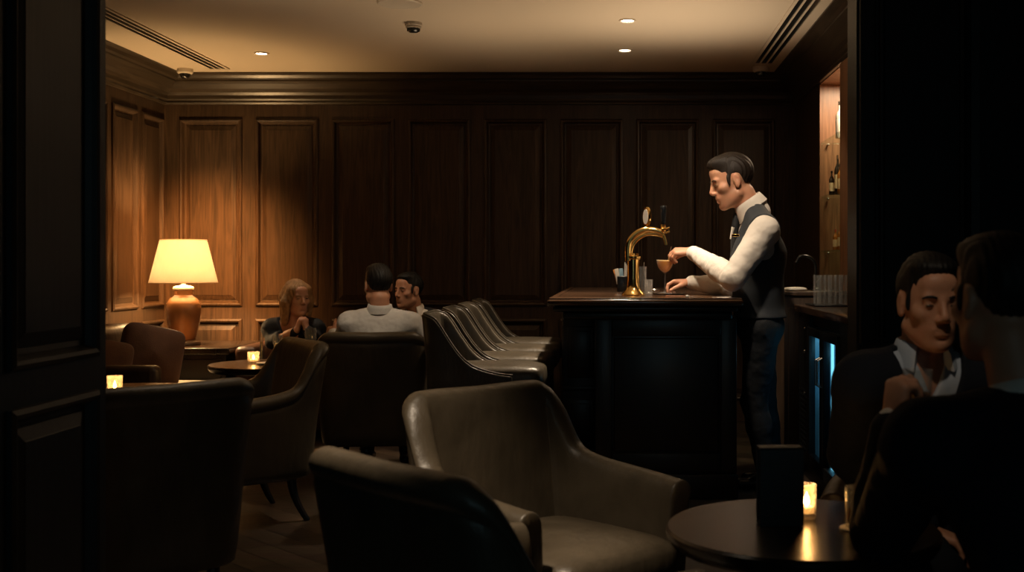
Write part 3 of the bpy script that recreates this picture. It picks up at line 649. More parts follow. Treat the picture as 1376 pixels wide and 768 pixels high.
for (a, b) in ((5.93, 6.35), (5.49, 5.91)):
    mb = MB(); w = .045
    FB(mb, XF-.012, XF+.025, a, a+w, .12, .89, .003); FB(mb, XF-.012, XF+.025, b-w, b, .12, .89, .003); FB(mb, XF-.012, XF+.025, a+w, b-w, .845, .89, .003); FB(mb, XF-.012, XF+.025, a+w, b-w, .12, .19, .003)
    d = mb.build('door', BLKM, t)
    mb = MB(); FB(mb, XF+.002, XF+.008, a+w, b-w, .19, .845); mb.build('pane', pane('fridge_glass', (.75, .92, 1), .06, .1), d, smooth=False)
    mb = MB(); yy = (a+.02 if a > 5.9 else b-.02); mb.tube([(XF-.012-1.2, yy-5.92, .60), (XF-.035-1.2, yy-5.92, .61), (XF-.035-1.2, yy-5.92, .74), (XF-.012-1.2, yy-5.92, .75)], .006, 10); mb.build('handle', STEEL, d)
lamp('fridge_light', 'POINT', (1.17, 5.75, .80), .24, (.30, .68, .80), .03); lamp('fridge_light', 'POINT', (1.17, 6.15, .80), .24, (.30, .68, .80), .03)
def bottle(x, y, z, r, h, gm, lm, label, group, cap=BLACK, shoulder=.62, neck=.3):
    t = empty('bottle', (x, y, z)); tag(t, label, 'bottle', group)
    MB().lathe([(0, .001), (r*.96, .001), (r, .008), (r, h*shoulder), (r*.9, h*(shoulder+.05)), (r*.45, h*(shoulder+.14)), (r*neck, h*(shoulder+.19)), (r*neck, h*.95), (0, h*.95)], seg=28).build('glass_body', gm, t)
    MB().lathe([(0, h*.9), (r*neck*1.18, h*.9), (r*neck*1.18, h), (0, h)], seg=20).build('cap', cap, t)
    if lm: MB().lathe([(r*1.012, h*.16), (r*1.02, h*.17), (r*1.02, h*.50), (r*1.012, h*.51)], seg=28).build('paper_label', lm, t)
    return t
DARKG = simple('dark_bottle_glass', (.010, .008, .005), .06, coat=.6); AMBG = simple('amber_spirit_glass', (.35, .13, .02), .06, coat=.6); CLRG = simple('clear_spirit_glass', (.62, .60, .52), .08, coat=.6)
LAB1 = simple('cream_label', (.75, .62, .38), .6, var=.08, vscale=60); LAB2 = simple('white_label', (.78, .75, .68), .6); REDC = simple('red_cap', (.45, .05, .03), .4)
for k in range(7):
    bottle(1.27, 5.57+k*.118, .136, .03, .24, DARKG, LAB2, 'small bottle standing inside the blue lit fridge', 'bottles inside the fridge')
# end cabinet beyond the fridge
t = empty('end_cabinet', (1.12, 6.95, 0)); tag(t, 'narrow brown wooden cabinet behind the bartender at the far end of the fridge', 'cabinet')
ENDW = wood('end_cabinet_wood', (.05, .03, .018), (.10, .06, .036), .45)
MB().box(-.13, .27, -.17, .2, 0, 1.05, .006).build('cabinet_body', ENDW, t)
MB().box(-.145, .275, -.185, .21, 1.05, 1.075, .005).build('top', ENDW, t)
MB().box(-.105, .12, -.178, -.17, .1, .98, .006).build('door', ENDW, t)
x = P(1065, 392, 6.85)
v, f = cushion(.14, .10, .022, .45, 12, .3); o = link('folded_cloth', v, f, WHITE, loc=(1.07, 6.86, 1.087)); tag(o, 'white folded cloth on top of the narrow brown cabinet', 'cloth')
t = empty('counter_tap', (1.22, 7.02, 1.076)); tag(t, 'dark curved mixer tap behind the highball glasses', 'tap')
MB().lathe([(.03, 0), (.028, .01), (.014, .02), (.013, .06)], seg=20).build('base', BLACK, t)
MB().tube(catmull([(0, 0, .05), (0, 0, .15), (-.03, 0, .2), (-.09, 0, .21), (-.12, 0, .17)], 6), .010, 12).build('spout', BLACK, t)
MB().tube([(.0, -.01, .05), (.03, -.03, .09)], .006, 10).build('lever', BLACK, t)
# tray of highball glasses
o = MB().box(-.10, .10, -.17, .17, .001, .010, .004).build('bar_mat', BLACK, loc=(1.2, 6.52, 1.0)); tag(o, 'black rubber bar mat under the highball glasses', 'bar mat')
for i in range(3):
    for j in range(2):
        tumbler(1.155+i*.062, 6.46+j*.12, 1.011, .024, .165, 'clear upturned highball glass on the black mat of the back bar', name='highball_glass', rb=.93, mat=HIGHB)['group'] = 'highball glasses on the back bar'
# niche shelves and bottles
SHELFG = pane('shelf_glass', (.90, .97, .93), .10)
for z, lab in ((2.075, 'uppermost glass shelf in the lit niche'), (1.70, 'middle glass shelf in the lit niche, under the dark labelled bottles'), (1.325, 'lowest glass shelf in the lit niche')):
    z = z
    t = empty('glass_shelf', (1.58, 7.5, z)); tag(t, lab, 'shelf')
    MB().box(-.17, .19, -.398, .396, -.006, .006, .002).build('glass_plate', SHELFG, t)
    for y in (-.38, .38): MB().box(-.13, -.115, y-.012, y+.012, -.018, -.0062, .003).build('shelf_clip', STEEL, t)
NG = 'spirit bottles in the lit niche'
sh1, sh2, sh3 = 2.082, 1.707, 1.332
bottle(1.497, 7.66, sh1, .030, .25, CLRG, LAB2, 'clear spirit bottle alone on the uppermost glass shelf', NG, STEEL, .6, .35)
bottle(1.462, 7.77, sh2, .019, .165, DARKG, LAB1, 'small dark bottle with cream label at the left of the middle shelf', NG)
bottle(1.497, 7.74, sh2, .023, .27, DARKG, LAB1, 'tallest dark bottle on the middle shelf, white capped', NG, STEEL)
bottle(1.490, 7.62, sh2, .020, .20, AMBG, LAB1, 'amber bottle in front of the tallest dark bottle on the middle shelf', NG, STEEL)
bottle(1.478, 7.72, sh3, .018, .14, AMBG, LAB1, 'short amber bottle at the left of the lowest shelf', NG, REDC)
bottle(1.508, 7.70, sh3, .019, .17, AMBG, LAB1, 'amber bottle with red cap on the lowest shelf, right of the short one', NG, REDC)
bottle(1.54, 7.78, sh3, .022, .22, DARKG, LAB2, 'dark bottle at the back of the lowest shelf', NG)
# ------------------------------------------------------------------ figures: smooth implicit bodies turned into one surface each
A_ = np.array
def nrm(v): v = np.array(v, float); return v/(np.linalg.norm(v)+1e-12)
class Field:
    TR = .06
    def __init__(s, lo, hi, h):
        s.lo = A_(lo, float); s.h = h; s.n = np.ceil((A_(hi)-s.lo)/h).astype(int)+1
        s.a = np.full(s.n, s.TR, np.float32)
    def _reg(s, lo, hi):
        i0 = np.clip(np.floor((lo-s.lo)/s.h).astype(int), 0, s.n); i1 = np.clip(np.ceil((hi-s.lo)/s.h).astype(int)+1, 0, s.n)
        if np.any(i1 <= i0): return None, None
        g = [s.lo[k]+s.h*np.arange(i0[k], i1[k], dtype=np.float32) for k in range(3)]
        return (slice(i0[0], i1[0]), slice(i0[1], i1[1]), slice(i0[2], i1[2])), (g[0][:, None, None], g[1][None, :, None], g[2][None, None, :])
    def op(s, lo, hi, fn, k=.02, mode='u'):
        pad = s.TR+.01
        sl, g = s._reg(A_(lo)-pad, A_(hi)+pad)
        if sl is None: return
        d = fn(*g).astype(np.float32); a = s.a[sl]
        if mode == 'u':
            h = np.clip(.5+.5*(a-d)/k, 0, 1); s.a[sl] = np.minimum(a*(1-h)+d*h-k*h*(1-h), s.TR)
        else:
            d = -d; h = np.clip(.5+.5*(d-a)/k, 0, 1); s.a[sl] = a*(1-h)+d*h+k*h*(1-h)
    def cone(s, a, b, ra, rb, k=.02, mode='u', ax=None, fl=1.0):
        a = A_(a, float); b = A_(b, float); ab = b-a; L = ab@ab+1e-12; R_ = max(ra, rb)*max(1, fl)
        if ax is not None: ax = nrm(ax)
        def fn(X, Y, Z):
            px, py, pz = X-a[0], Y-a[1], Z-a[2]
            t = np.clip((px*ab[0]+py*ab[1]+pz*ab[2])/L, 0, 1)
            qx, qy, qz = px-t*ab[0], py-t*ab[1], pz-t*ab[2]
            if ax is not None:
                c = qx*ax[0]+qy*ax[1]+qz*ax[2]; e = c*(1/fl-1); qx, qy, qz = qx+e*ax[0], qy+e*ax[1], qz+e*ax[2]
            return (np.sqrt(qx*qx+qy*qy+qz*qz)-(ra+(rb-ra)*t))*(min(1, 1) if fl <= 1 else 1)
        s.op(np.minimum(a, b)-R_, np.maximum(a, b)+R_, fn, k, mode)
    def ell(s, c, r, M=None, k=.02, mode='u'):
        c = A_(c, float); r = A_(r, float); M = np.eye(3) if M is None else A_(M); R_ = r.max()
        def fn(X, Y, Z):
            px, py, pz = X-c[0], Y-c[1], Z-c[2]
            q = [(px*M[0, j]+py*M[1, j]+pz*M[2, j]) for j in range(3)]
            k0 = np.sqrt((q[0]/r[0])**2+(q[1]/r[1])**2+(q[2]/r[2])**2); k1 = np.sqrt((q[0]/r[0]**2)**2+(q[1]/r[1]**2)**2+(q[2]/r[2]**2)**2)
            return k0*(k0-1)/(k1+1e-9)
        s.op(c-R_, c+R_, fn, k, mode)
    def half(s, p, n, k=.006):
        """cut away everything on the side n points to"""
        p = A_(p, float); n = nrm(n)
        def fn(X, Y, Z): return (X-p[0])*n[0]+(Y-p[1])*n[1]+(Z-p[2])*n[2]
        sl = tuple(slice(0, q) for q in s.n); g = [s.lo[i]+s.h*np.arange(s.n[i], dtype=np.float32) for i in range(3)]
        d = fn(g[0][:, None, None], g[1][None, :, None], g[2][None, None, :]).astype(np.float32); a = s.a
        h = np.clip(.5+.5*(d-a)/k, 0, 1); s.a = a*(1-h)+d*h+k*h*(1-h)
    def cut(s, fn, lo, hi, k=.006): s.op(lo, hi, fn, k, 's')
    def ripple(s, amp, fn):
        g = [s.lo[i]+s.h*np.arange(s.n[i], dtype=np.float32) for i in range(3)]
        s.a = s.a+(amp*fn(g[0][:, None, None], g[1][None, :, None], g[2][None, None, :])).astype(np.float32)*(s.a < .05)
    def mesh(s):
        f = s.a; sg = f < 0; n = s.n
        act = np.zeros(n-1, np.uint8)
        cs = [(i, j, k) for i in (0, 1) for j in (0, 1) for k in (0, 1)]
        for (i, j, k) in cs: act += sg[i:n[0]-1+i, j:n[1]-1+j, k:n[2]-1+k]
        idx = np.argwhere((act > 0) & (act < 8)); N = len(idx)
        if N == 0: return np.zeros((0, 3)), []
        lut = np.full(n-1, -1, np.int32); lut[idx[:, 0], idx[:, 1], idx[:, 2]] = np.arange(N)
        val = {c: f[idx[:, 0]+c[0], idx[:, 1]+c[1], idx[:, 2]+c[2]] for c in cs}
        S = np.zeros((N, 3)); cnt = np.zeros(N)
        for c in cs:
            for ax in range(3):
                if c[ax] == 0:
                    d = list(c); d[ax] = 1; d = tuple(d); va, vb = val[c], val[d]; m = (va < 0) != (vb < 0)
                    t = np.where(m, va/(va-vb+1e-20), 0); p = np.tile(A_(c, float), (N, 1)); p[:, ax] = t
                    S += p*m[:, None]; cnt += m
        V = s.lo+s.h*(idx+S/cnt[:, None])
        faces = []
        for ax in range(3):
            o1, o2 = (ax+1) % 3, (ax+2) % 3
            A0 = [slice(1, n[k]-1) for k in range(3)]; A0[ax] = slice(0, n[ax]-1); B0 = list(A0); B0[ax] = slice(1, n[ax])
            m = sg[tuple(A0)] != sg[tuple(B0)]; e = np.argwhere(m); off = A_([1, 1, 1]); off[ax] = 0; e = e+off
            neg = sg[e[:, 0], e[:, 1], e[:, 2]]
            q = []
            for (d1, d2) in ((-1, -1), (0, -1), (0, 0), (-1, 0)):
                c = e.copy(); c[:, o1] += d1; c[:, o2] += d2; q.append(lut[c[:, 0], c[:, 1], c[:, 2]])
            q = np.stack(q, 1); q[~neg] = q[~neg][:, ::-1]; faces.append(q)
        Fq = np.concatenate(faces); Fq = Fq[(Fq >= 0).all(1)]
        return V, Fq
def fmesh(name, fld, mat, parent=None, smooth=2):
    V, Q = fld.mesh()
    me = bpy.data.meshes.new(name); me.vertices.add(len(V)); me.vertices.foreach_set('co', V.astype(np.float32).ravel())
    me.loops.add(len(Q)*4); me.loops.foreach_set('vertex_index', Q.astype(np.int32).ravel())
    me.polygons.add(len(Q)); me.polygons.foreach_set('loop_start', np.arange(0, len(Q)*4, 4, dtype=np.int32)); me.polygons.foreach_set('loop_total', np.full(len(Q), 4, np.int32))
    me.materials.append(mat); me.update(calc_edges=True); me.validate(); me.shade_smooth()
    o = bpy.data.objects.new(name, me); COL.objects.link(o)
    if parent is not None: o.parent = parent
    if smooth:
        m = o.modifiers.new('sm', 'SMOOTH'); m.factor = .5; m.iterations = smooth
    return o

def add_hand(Fl, W, d, n, s, bends, sc=1.0, thumb=(.6, .25), spread=.0, g=0.0):
    """W wrist, d towards the fingers, n out of the palm, s towards the thumb; bends = per finger (b1,b2,b3) degrees"""
    W = A_(W, float); d = nrm(d); n = nrm(A_(n)-d*(A_(n)@d)); s = nrm(A_(s)-d*(A_(s)@d)-n*(A_(s)@n))
    offs = (.027, .009, -.009, -.026); kn = (.088, .092, .088, .080); ln = (.074, .084, .078, .060)
    Fl.ell(W+d*.05*sc, (.034*sc, .05*sc, .015*sc), np.stack([s, d, n], 1), .015)
    for i in range(4):
        a = W+(s*offs[i]*.45+d*.008)*sc; b = W+(s*offs[i]+d*kn[i]*.95-n*.002)*sc
        Fl.cone(a, b, .014*sc+g, .0105*sc+g, .012)
        p = b; ang = 0; dd = nrm(d+s*spread*offs[i]*20)
        for j, (fr, r0, r1) in enumerate(((.46, .0098, .0088), (.31, .0088, .008), (.23, .008, .0066))):
            ang += R(bends[i][j]); v = dd*math.cos(ang)+n*math.sin(ang); q = p+v*ln[i]*fr*sc
            Fl.cone(p, q, r0*sc+g, r1*sc+g, .004); p = q
    p = W+(s*.018+d*.018+n*.006)*sc
    t1 = nrm(s*thumb[0]+d*(1-thumb[0])+n*thumb[1]); q = p+t1*.048*sc; Fl.cone(p, q, .0155*sc+g, .0125*sc+g, .014)
    t2 = nrm(t1*.7+d*.7+n*thumb[1]*.8); q2 = q+t2*.034*sc; Fl.cone(q, q2, .0115*sc+g, .0098*sc+g, .005)
    t3 = nrm(t2+d*.3+n*.25); Fl.cone(q2, q2+t3*.028*sc, .0098*sc+g, .0078*sc+g, .004)

def head_frame(fwd, up):
    f = nrm(fwd); u = A_(up, float); u = nrm(u-f*(u@f)); r = np.cross(f, u); return np.stack([r, f, u], 1)
def add_head(Fl, C, M, sc=1.0, fem=False):
    C = A_(C, float); w = lambda p: C+M@(A_(p, float)*sc)
    E = lambda c, r, k=.02, m='u': Fl.ell(w(c), A_(r)*sc, M, k*sc, m)
    K = lambda a, b, ra, rb, k=.012, m='u': Fl.cone(w(a), w(b), ra*sc, rb*sc, k*sc, m)
    E((0, -.018, .035), (.073, .093, .084)); E((0, .022, -.022), (.060, .068, .085), .03); E((0, .036, -.075), (.046, .047, .038), .03)
    E((0, .060, -.062), (.034, .031, .036), .02); K((-.05, .0, -.065), (-.02, .06, -.10), .022, .018, .02); K((.05, .0, -.065), (.02, .06, -.10), .022, .018, .02)
    E((0, .073, -.103), (.020, .018, .017), .016)
    K((-.036, .076, .020), (.036, .076, .020), .0125, .0125, .016); E((0, .064, .055), (.045, .026, .03), .02)
    E((-.044, .056, -.022), (.022, .022, .020), .018); E((.044, .056, -.022), (.022, .022, .020), .018)
    for x in (-.031, .031): E((x, .096, .004), (.017, .014, .0095), .009, 's'); E((x, .074, .003), (.0145, .0135, .0125), .004)
    K((0, .087, .016), (0, .106, -.026), .0075, .0110, .010); E((0, .1035, -.030), (.010, .0095, .0085), .006)
    for x in (-.0115, .0115): E((x, .099, -.035), (.0085, .010, .0075), .006); E((x*.62, .106, -.0425), (.0035, .005, .004), .003, 's')
    K((-.019, .085, -.061), (.019, .085, -.061), .006, .006, .008); E((0, .0905, -.0585), (.015, .0055, .0050), .006); E((0, .0895, -.0715), (.015, .0058, .006), .006)
    K((-.021, .0895, -.065), (0, .0965, -.065), .0012, .0014, .002, 's'); K((.021, .0895, -.065), (0, .0965, -.065), .0012, .0014, .002, 's')
    E((0, .0905, -.0855), (.013, .005, .004), .008, 's')
    for x in (-1, 1):
        E((x*.074, -.010, -.004), (.0085, .0175, .0285), .008); E((x*.084, -.006, .002), (.0065, .0105, .017), .004, 's'); E((x*.074, -.004, -.030), (.007, .010, .010), .008)
def hair_short(lo, hi, h, C, M, sc, mat, parent, quiff=1.0):
    Fl = Field(lo, hi, h); C = A_(C, float); w = lambda p: C+M@(A_(p, float)*sc)
    E = lambda c, r, k=.02, m='u': Fl.ell(w(c), A_(r)*sc, M, k*sc, m)
    E((0, -.022, .038), (.0762, .0960, .0885)); E((0, .015, .095), (.058, .066, .032*quiff), .03)
    if quiff > .9: E((.0, .050, .094), (.046, .034, .022), .03)
    E((-.068, .026, -.0), (.0065, .009, .026), .010); E((.068, .026, 0), (.0065, .009, .026), .010)
    # hairline: everything in front of and below it comes off
    def fn(X, Y, Z):
        px, py, pz = X-C[0], Y-C[1], Z-C[2]
        x = (px*M[0, 0]+py*M[1, 0]+pz*M[2, 0])/sc; y = (px*M[0, 1]+py*M[1, 1]+pz*M[2, 1])/sc; z = (px*M[0, 2]+py*M[1, 2]+pz*M[2, 2])/sc
        lower = np.interp(y, [-.13, -.075, -.052, -.04, -.03, -.012, .008, .018, .026, .034, .042, .056, .075, .10], [-.078, -.070, -.045, -.01, .022, .031, .026, .005, -.022, -.016, .028, .058, .069, .074])+np.where(y > .05, -.10*np.maximum(0, np.abs(x)-.03), 0)
        return (z-lower)*sc*-1*-1
    g_lo = C-.2*sc; g_hi = C+.2*sc
    Fl.cut(lambda X, Y, Z: fn(X, Y, Z), g_lo, g_hi, .006)
    st = M[:, 1]; sd = M[:, 0]
    Fl.ripple(.0012*sc, lambda X, Y, Z: np.sin(((X-C[0])*sd[0]+(Y-C[1])*sd[1]+(Z-C[2])*sd[2])/sc*420+3*np.sin(((X-C[0])*st[0]+(Y-C[1])*st[1]+(Z-C[2])*st[2])/sc*60)))
    return fmesh('hair', Fl, mat, parent, 1)
def eyes(C, M, sc, parent, hairm):
    C = A_(C, float); w = lambda p: C+M@(A_(p, float)*sc)
    EYEM = EYE_MAT; 
    for x in (-.031, .031):
        mb = MB(); bm = bmesh.new(); bmesh.ops.create_uvsphere(bm, u_segments=16, v_segments=10, radius=1)
        c = w((x, .0812, .0015)); mb.add([tuple(c+M@(A_(v.co)*A_((.0112, .0088, .0042))*sc)) for v in bm.verts], [[v.index for v in f.verts] for f in bm.faces]); bm.free()
        mb.build('eye', EYEM, parent)
        MB().tube([w((x+.020*(1 if x > 0 else -1), .0800, .019)), w((x+.008*(1 if x > 0 else -1), .0880, .0245)), w((x-.004*(1 if x > 0 else -1), .0915, .0245)), w((x-.015*(1 if x > 0 else -1), .0925, .0215))], [.0018*sc, .0030*sc, .0036*sc, .0026*sc], 8).build('eyebrow', hairm, parent)
EYE_MAT = simple('eye', (.05, .035, .025), .15, coat=.8)
HAIRD = simple('dark_brown_hair', (.014, .009, .006), .5, spec=.3, bump=.25, bscale=420); HAIRK = simple('black_hair', (.007, .006, .005), .5, spec=.3, bump=.25, bscale=420)
HAIRB = simple('blonde_hair', (.36, .19, .07), .42, bump=.6, bscale=220, var=.3, vscale=40)

def person(name_label, O, yaw, J, opt):
    """J: joints in world space; everything is built in the figure's own frame"""
    O = A_(O, float); c, s_ = math.cos(-yaw), math.sin(-yaw)
    def L(p): p = A_(p, float)-O; return A_([c*p[0]-s_*p[1], s_*p[0]+c*p[1], p[2]])
    def LV(v): return A_([c*v[0]-s_*v[1], s_*v[0]+c*v[1], v[2]])
    j = {k: L(v) for k, v in J.items()}
    h = opt.get('h', .006); b = opt.get('bulk', 1.0); hs = opt.get('hs', 1.0)
    allp = np.stack(list(j.values())); lo = allp.min(0)-.26; hi = allp.max(0)+.26; lo[2] = min(lo[2], -.02); lo[2] = max(lo[2], -.03)
    M = head_frame(LV(opt['fwd']), LV(opt.get('up', (0, 0, 1)))); HC = j['head']
    latv = nrm(j['shR']-j['shL']); fwdv = opt.get('chestfwd'); fwdv = nrm(LV(fwdv)) if fwdv is not None else A_([0, 1, 0]); fl = opt.get('flat', 1.45)
    def torso(Fl, g, lower=True):
        hipw = A_([.085, 0, 0])*b
        Fl.cone(j['pelvis']-hipw*.8, j['pelvis']+hipw*.8, .108*b+g, .108*b+g, .03)
        Fl.cone(j['pelvis'], j['waist'], .112*b+g, .104*b+g, .04, ax=latv, fl=fl*.93)
        Fl.cone(j['waist'], j['chest'], .104*b+g, .117*b+g, .04, ax=latv, fl=fl)
        up = j['neck']*.45+j['chest']*.55
        Fl.cone(j['chest'], up, .115*b+g, .085*b+g, .04, ax=latv, fl=fl*1.02)
        Fl.cone(j['shL'], j['shR'], .062*b+g, .062*b+g, .04)
        for q in ('shL', 'shR'): Fl.cone(j['neck']-A_([0, 0, .005]), j[q]+A_([0, 0, .012]), .046*b+g, .050*b+g, .03)
    def arm(Fl, sd, g, t_end=1.0, puff=1.0):
        sh, el, wr = j['sh'+sd], j['el'+sd], j['wr'+sd]
        Fl.cone(sh, el, .058*b*puff+g, .043*b*puff+g, .03); e = el+(wr-el)*t_end; 
        Fl.cone(el, el+(e-el)*.35, .043*b*puff+g, .043*b*puff+g, .02); Fl.cone(el+(e-el)*.3, e, .043*b*puff+g, (.030+.013*(1-t_end))*b+g, .02)
    def legs(Fl, g):
        for sd in 'LR':
            if 'kn'+sd not in j: continue
            hp = j['pelvis']+A_([-.09 if sd == 'L' else .09, 0, -.01])*b; kn, an = j['kn'+sd], j['an'+sd]
            Fl.cone(hp, kn, .088*b+g, .058*b+g, .03); Fl.cone(kn, kn+(an-kn)*.35, .057*b+g, .056*b+g, .02); Fl.cone(kn+(an-kn)*.3, an, .056*b+g, .038*b+g, .02)
    # body: one continuous skin surface
    Fb = Field(lo, hi, h)
    torso(Fb, -.014); 
    for sd in 'LR': arm(Fb, sd, -.012)
    for sd in 'LR':
        # wrist
        el, wr = j['el'+sd], j['wr'+sd]; Fb.cone(el+(wr-el)*.6, wr, .032*hs, .025*hs, .01)
    legs(Fb, -.012)
    nb = HC+M@(A_([0, -.035, -.075])*hs); Fb.cone(j['neck']-A_([0, 0, .03]), nb, .058*hs*b**.5, .054*hs, .03)
    add_head(Fb, HC, M, hs)
    for sd in 'LR':
        hd = opt['hand'+sd]; add_hand(Fb, j['wr'+sd], LV(hd['d']), LV(hd['n']), LV(hd['s']), hd['b'], hs*hd.get('sc', 1.0), hd.get('th', (.6, .25)))
    body = fmesh('person', Fb, SKIN, None, 1); body.location = O; body.rotation_euler = (0, 0, yaw); tag(body, name_label, 'person')
    # hair
    if opt['hair'] == 'short': hair_short(HC-.2*hs, HC+.2*hs, .0035, HC, M, hs, opt['hairm'], body, opt.get('quiff', 1))
    else:
        Fl = Field(HC-.34, HC+.26, .005); w = lambda p: HC+M@(A_(p, float)*hs)
        Fl.ell(w((0, -.02, .042)), A_((.084, .102, .092))*hs, M)
        for x in (-1, 1):
            Fl.cone(w((x*.06, .03, .06)), w((x*.083, .005, -.03)), .03*hs, .034*hs, .03); Fl.cone(w((x*.083, .005, -.03)), w((x*.085, -.005, -.17)), .036*hs, .024*hs, .03)
        Fl.cone(w((0, -.085, .0)), w((0, -.08, -.15)), .06*hs, .05*hs, .04, ax=M[:, 0], fl=1.5)
        Fl.ell(w((0, .088, -.02)), A_((.056, .085, .090))*hs, M, .01, 's')
        Fl.ripple(.003, lambda X, Y, Z: np.sin(np.arctan2(Y-HC[1], X-HC[0])*26+3*np.sin((Z-HC[2])*25)))
        fmesh('hair', Fl, opt['hairm'], body, 1)
    eyes(HC, M, hs, body, opt['hairm'])
    return body, j, lo, hi, h, M, HC, torso, arm, legs, Fb, L, LV
def wrinkle(o, amp, size):
    if amp <= 0: return
    tx_ = bpy.data.textures.new('cloth_folds', 'CLOUDS'); tx_.noise_scale = size; tx_.noise_depth = 2
    m = o.modifiers.new('folds', 'DISPLACE'); m.texture = tx_; m.strength = amp; m.mid_level = .5; m.texture_coords = 'LOCAL'
def neck_axis(j, HC, M, hs):
    nb = HC+M@(A_([0, -.035, -.075])*hs); return nrm(nb-j['neck']), nb
def make_collar(info, mat, opt):
    body, j, lo, hi, h, M, HC, torso, arm, legs, Fb, L, LV = info; hs = opt.get('hs', 1); na, nb = neck_axis(j, HC, M, hs)
    r = .060*hs*opt.get('bulk', 1)**.5; f3 = A_([0, 1, 0]); f3 = nrm(f3-na*(f3@na)); l3 = np.cross(f3, na); c0 = j['neck']+na*.006
    gap = R(34 if opt.get('open') else 12); v = []; fc = []; n = 49
    for i in range(n):
        th = -PI+gap+(2*PI-2*gap)*i/(n-1); fr = max(0, (1-math.cos(th))/2); fr2 = fr**4
        rad = -f3*math.cos(th)+l3*math.sin(th); op = (.012 if opt.get('open') else 0)*fr2
        for (dr, z) in ((0, -.02), (0, .046-.012*fr2), (.003, .050-.012*fr2), (.007, .048-.012*fr2), (.013+op, .030-.012*fr2), (.020+op*1.5+.006*fr2, .002-.036*fr2), (.017+op*1.5+.006*fr2, .001-.036*fr2), (.006, -.02)):
            v.append(c0+rad*(r+dr*hs)+na*z*hs)
    K = 8
    for i in range(n-1):
        for k in range(K): fc.append((i*K+k, i*K+(k+1) % K, (i+1)*K+(k+1) % K, (i+1)*K+k))
    fc += [tuple(range(K)), tuple((n-1)*K+k for k in range(K))]
    link('collar', v, fc, mat, body, auto=60)
def shirt(info, mat, opt, g=.003, sleeve=.93, folds=.0035, collar=True, name='shirt', lower=None):
    body, j, lo, hi, h, M, HC, torso, arm, legs, Fb, L, LV = info; hs = opt.get('hs', 1)
    Fl = Field(lo, hi, h); torso(Fl, g)
    for sd in 'LR': arm(Fl, sd, g+.004, sleeve, opt.get('puff', 1.0))
    na, nb = neck_axis(j, HC, M, hs)
    Fl.half(j['pelvis']-A_([0, 0, .03]) if lower is None else lower, (0, 0, -1))
    r = .064*hs*opt.get('bulk', 1)**.5
    ctop = j['neck']+na*.052
    Fl.cut(lambda X, Y, Z: np.maximum((((X-j['neck'][0])*na[0]+(Y-j['neck'][1])*na[1]+(Z-j['neck'][2])*na[2])-.034)*-1, np.sqrt((X-j['neck'][0])**2+(Y-j['neck'][1])**2+(Z-j['neck'][2])**2)-.13), j['neck']-.14, j['neck']+.14, .004) if False else None
    if collar:
        Fl.cone(j['neck']-na*.02, j['neck']+na*.012, r+.010, r+.002, .008)
        fv = opt.get('_cf', A_([0, 1, 0]))
        if opt.get('open'):
            z0 = j['neck'][2]-.10; 
            Fl.cut(lambda X, Y, Z: np.maximum(np.abs(X-j['neck'][0])-.055*(Z-z0)/.14, (j['neck'][1]+.025-Y)), j['neck']-A_([.1, 0, .12]), j['neck']+A_([.1, .15, .1]), .006)
    o = fmesh(name, Fl, mat, body, 1); wrinkle(o, folds*3.0, .075)
    if collar: make_collar(info, mat, opt)
    return o
def jacket(info, mat, opt, g=.016, sleeve=.92, vdepth=.30, name='jacket', sl=True, zcut=None):
    body, j, lo, hi, h, M, HC, torso, arm, legs, Fb, L, LV = info
    Fl = Field(lo, hi, h); torso(Fl, g)
    if sl:
        for sd in 'LR': arm(Fl, sd, g+.002, sleeve)
    z0 = j['neck'][2]-vdepth; nk = j['neck']; wv = opt.get('vw', .085); yo = opt.get('vy', .015)
    Fl.cut(lambda X, Y, Z: np.maximum(np.abs(X-nk[0])-wv*(Z-z0)/vdepth, nk[1]+yo-Y+(Z-nk[2])*opt.get('vs', 0)), nk-A_([.14, .2, vdepth]), nk+A_([.14, .3, .1]), .005)
    na, nb = neck_axis(j, HC, M, opt.get('hs', 1))
    # neck opening
    Fl.cone(nk-na*.0, nk+na*.09, .070*opt.get('hs', 1), .075*opt.get('hs', 1), .008, 's')
    Fl.half((0, 0, (zcut if zcut is not None else j['pelvis'][2]-.06)), (0, 0, -1))
    o = fmesh(name, Fl, mat, body, 1); wrinkle(o, .012, .09); return o
def trousers(info, mat, g=.003):
    body, j, lo, hi, h, M, HC, torso, arm, legs, Fb, L, LV = info
    Fl = Field(lo, hi, h); torso(Fl, g); legs(Fl, g+.006); Fl.half(j['waist']*.45+j['pelvis']*.55, (0, 0, 1))
    o = fmesh('trousers', Fl, mat, body, 1); wrinkle(o, .014, .08)
def shoes(info, mat):
    body, j, lo, hi, h, M, HC, torso, arm, legs, Fb, L, LV = info
    for sd in 'LR':
        if 'an'+sd not in j: continue
        a = j['an'+sd]; Fl = Field(a-A_([.12, .14, .14]), a+A_([.12, .28, .12]), .005)
        z = .035
        Fl.cone((a[0], a[1]-.045, z), (a[0], a[1]+.15, z-.004), .037, .036, .02, ax=(0, 0, 1), fl=.85); Fl.cone(a+A_([0, -.01, .0]), (a[0], a[1]+.05, .05), .043, .036, .03)
        Fl.half((0, 0, .003), (0, 0, -1)); fmesh('shoe', Fl, mat, body, 1)

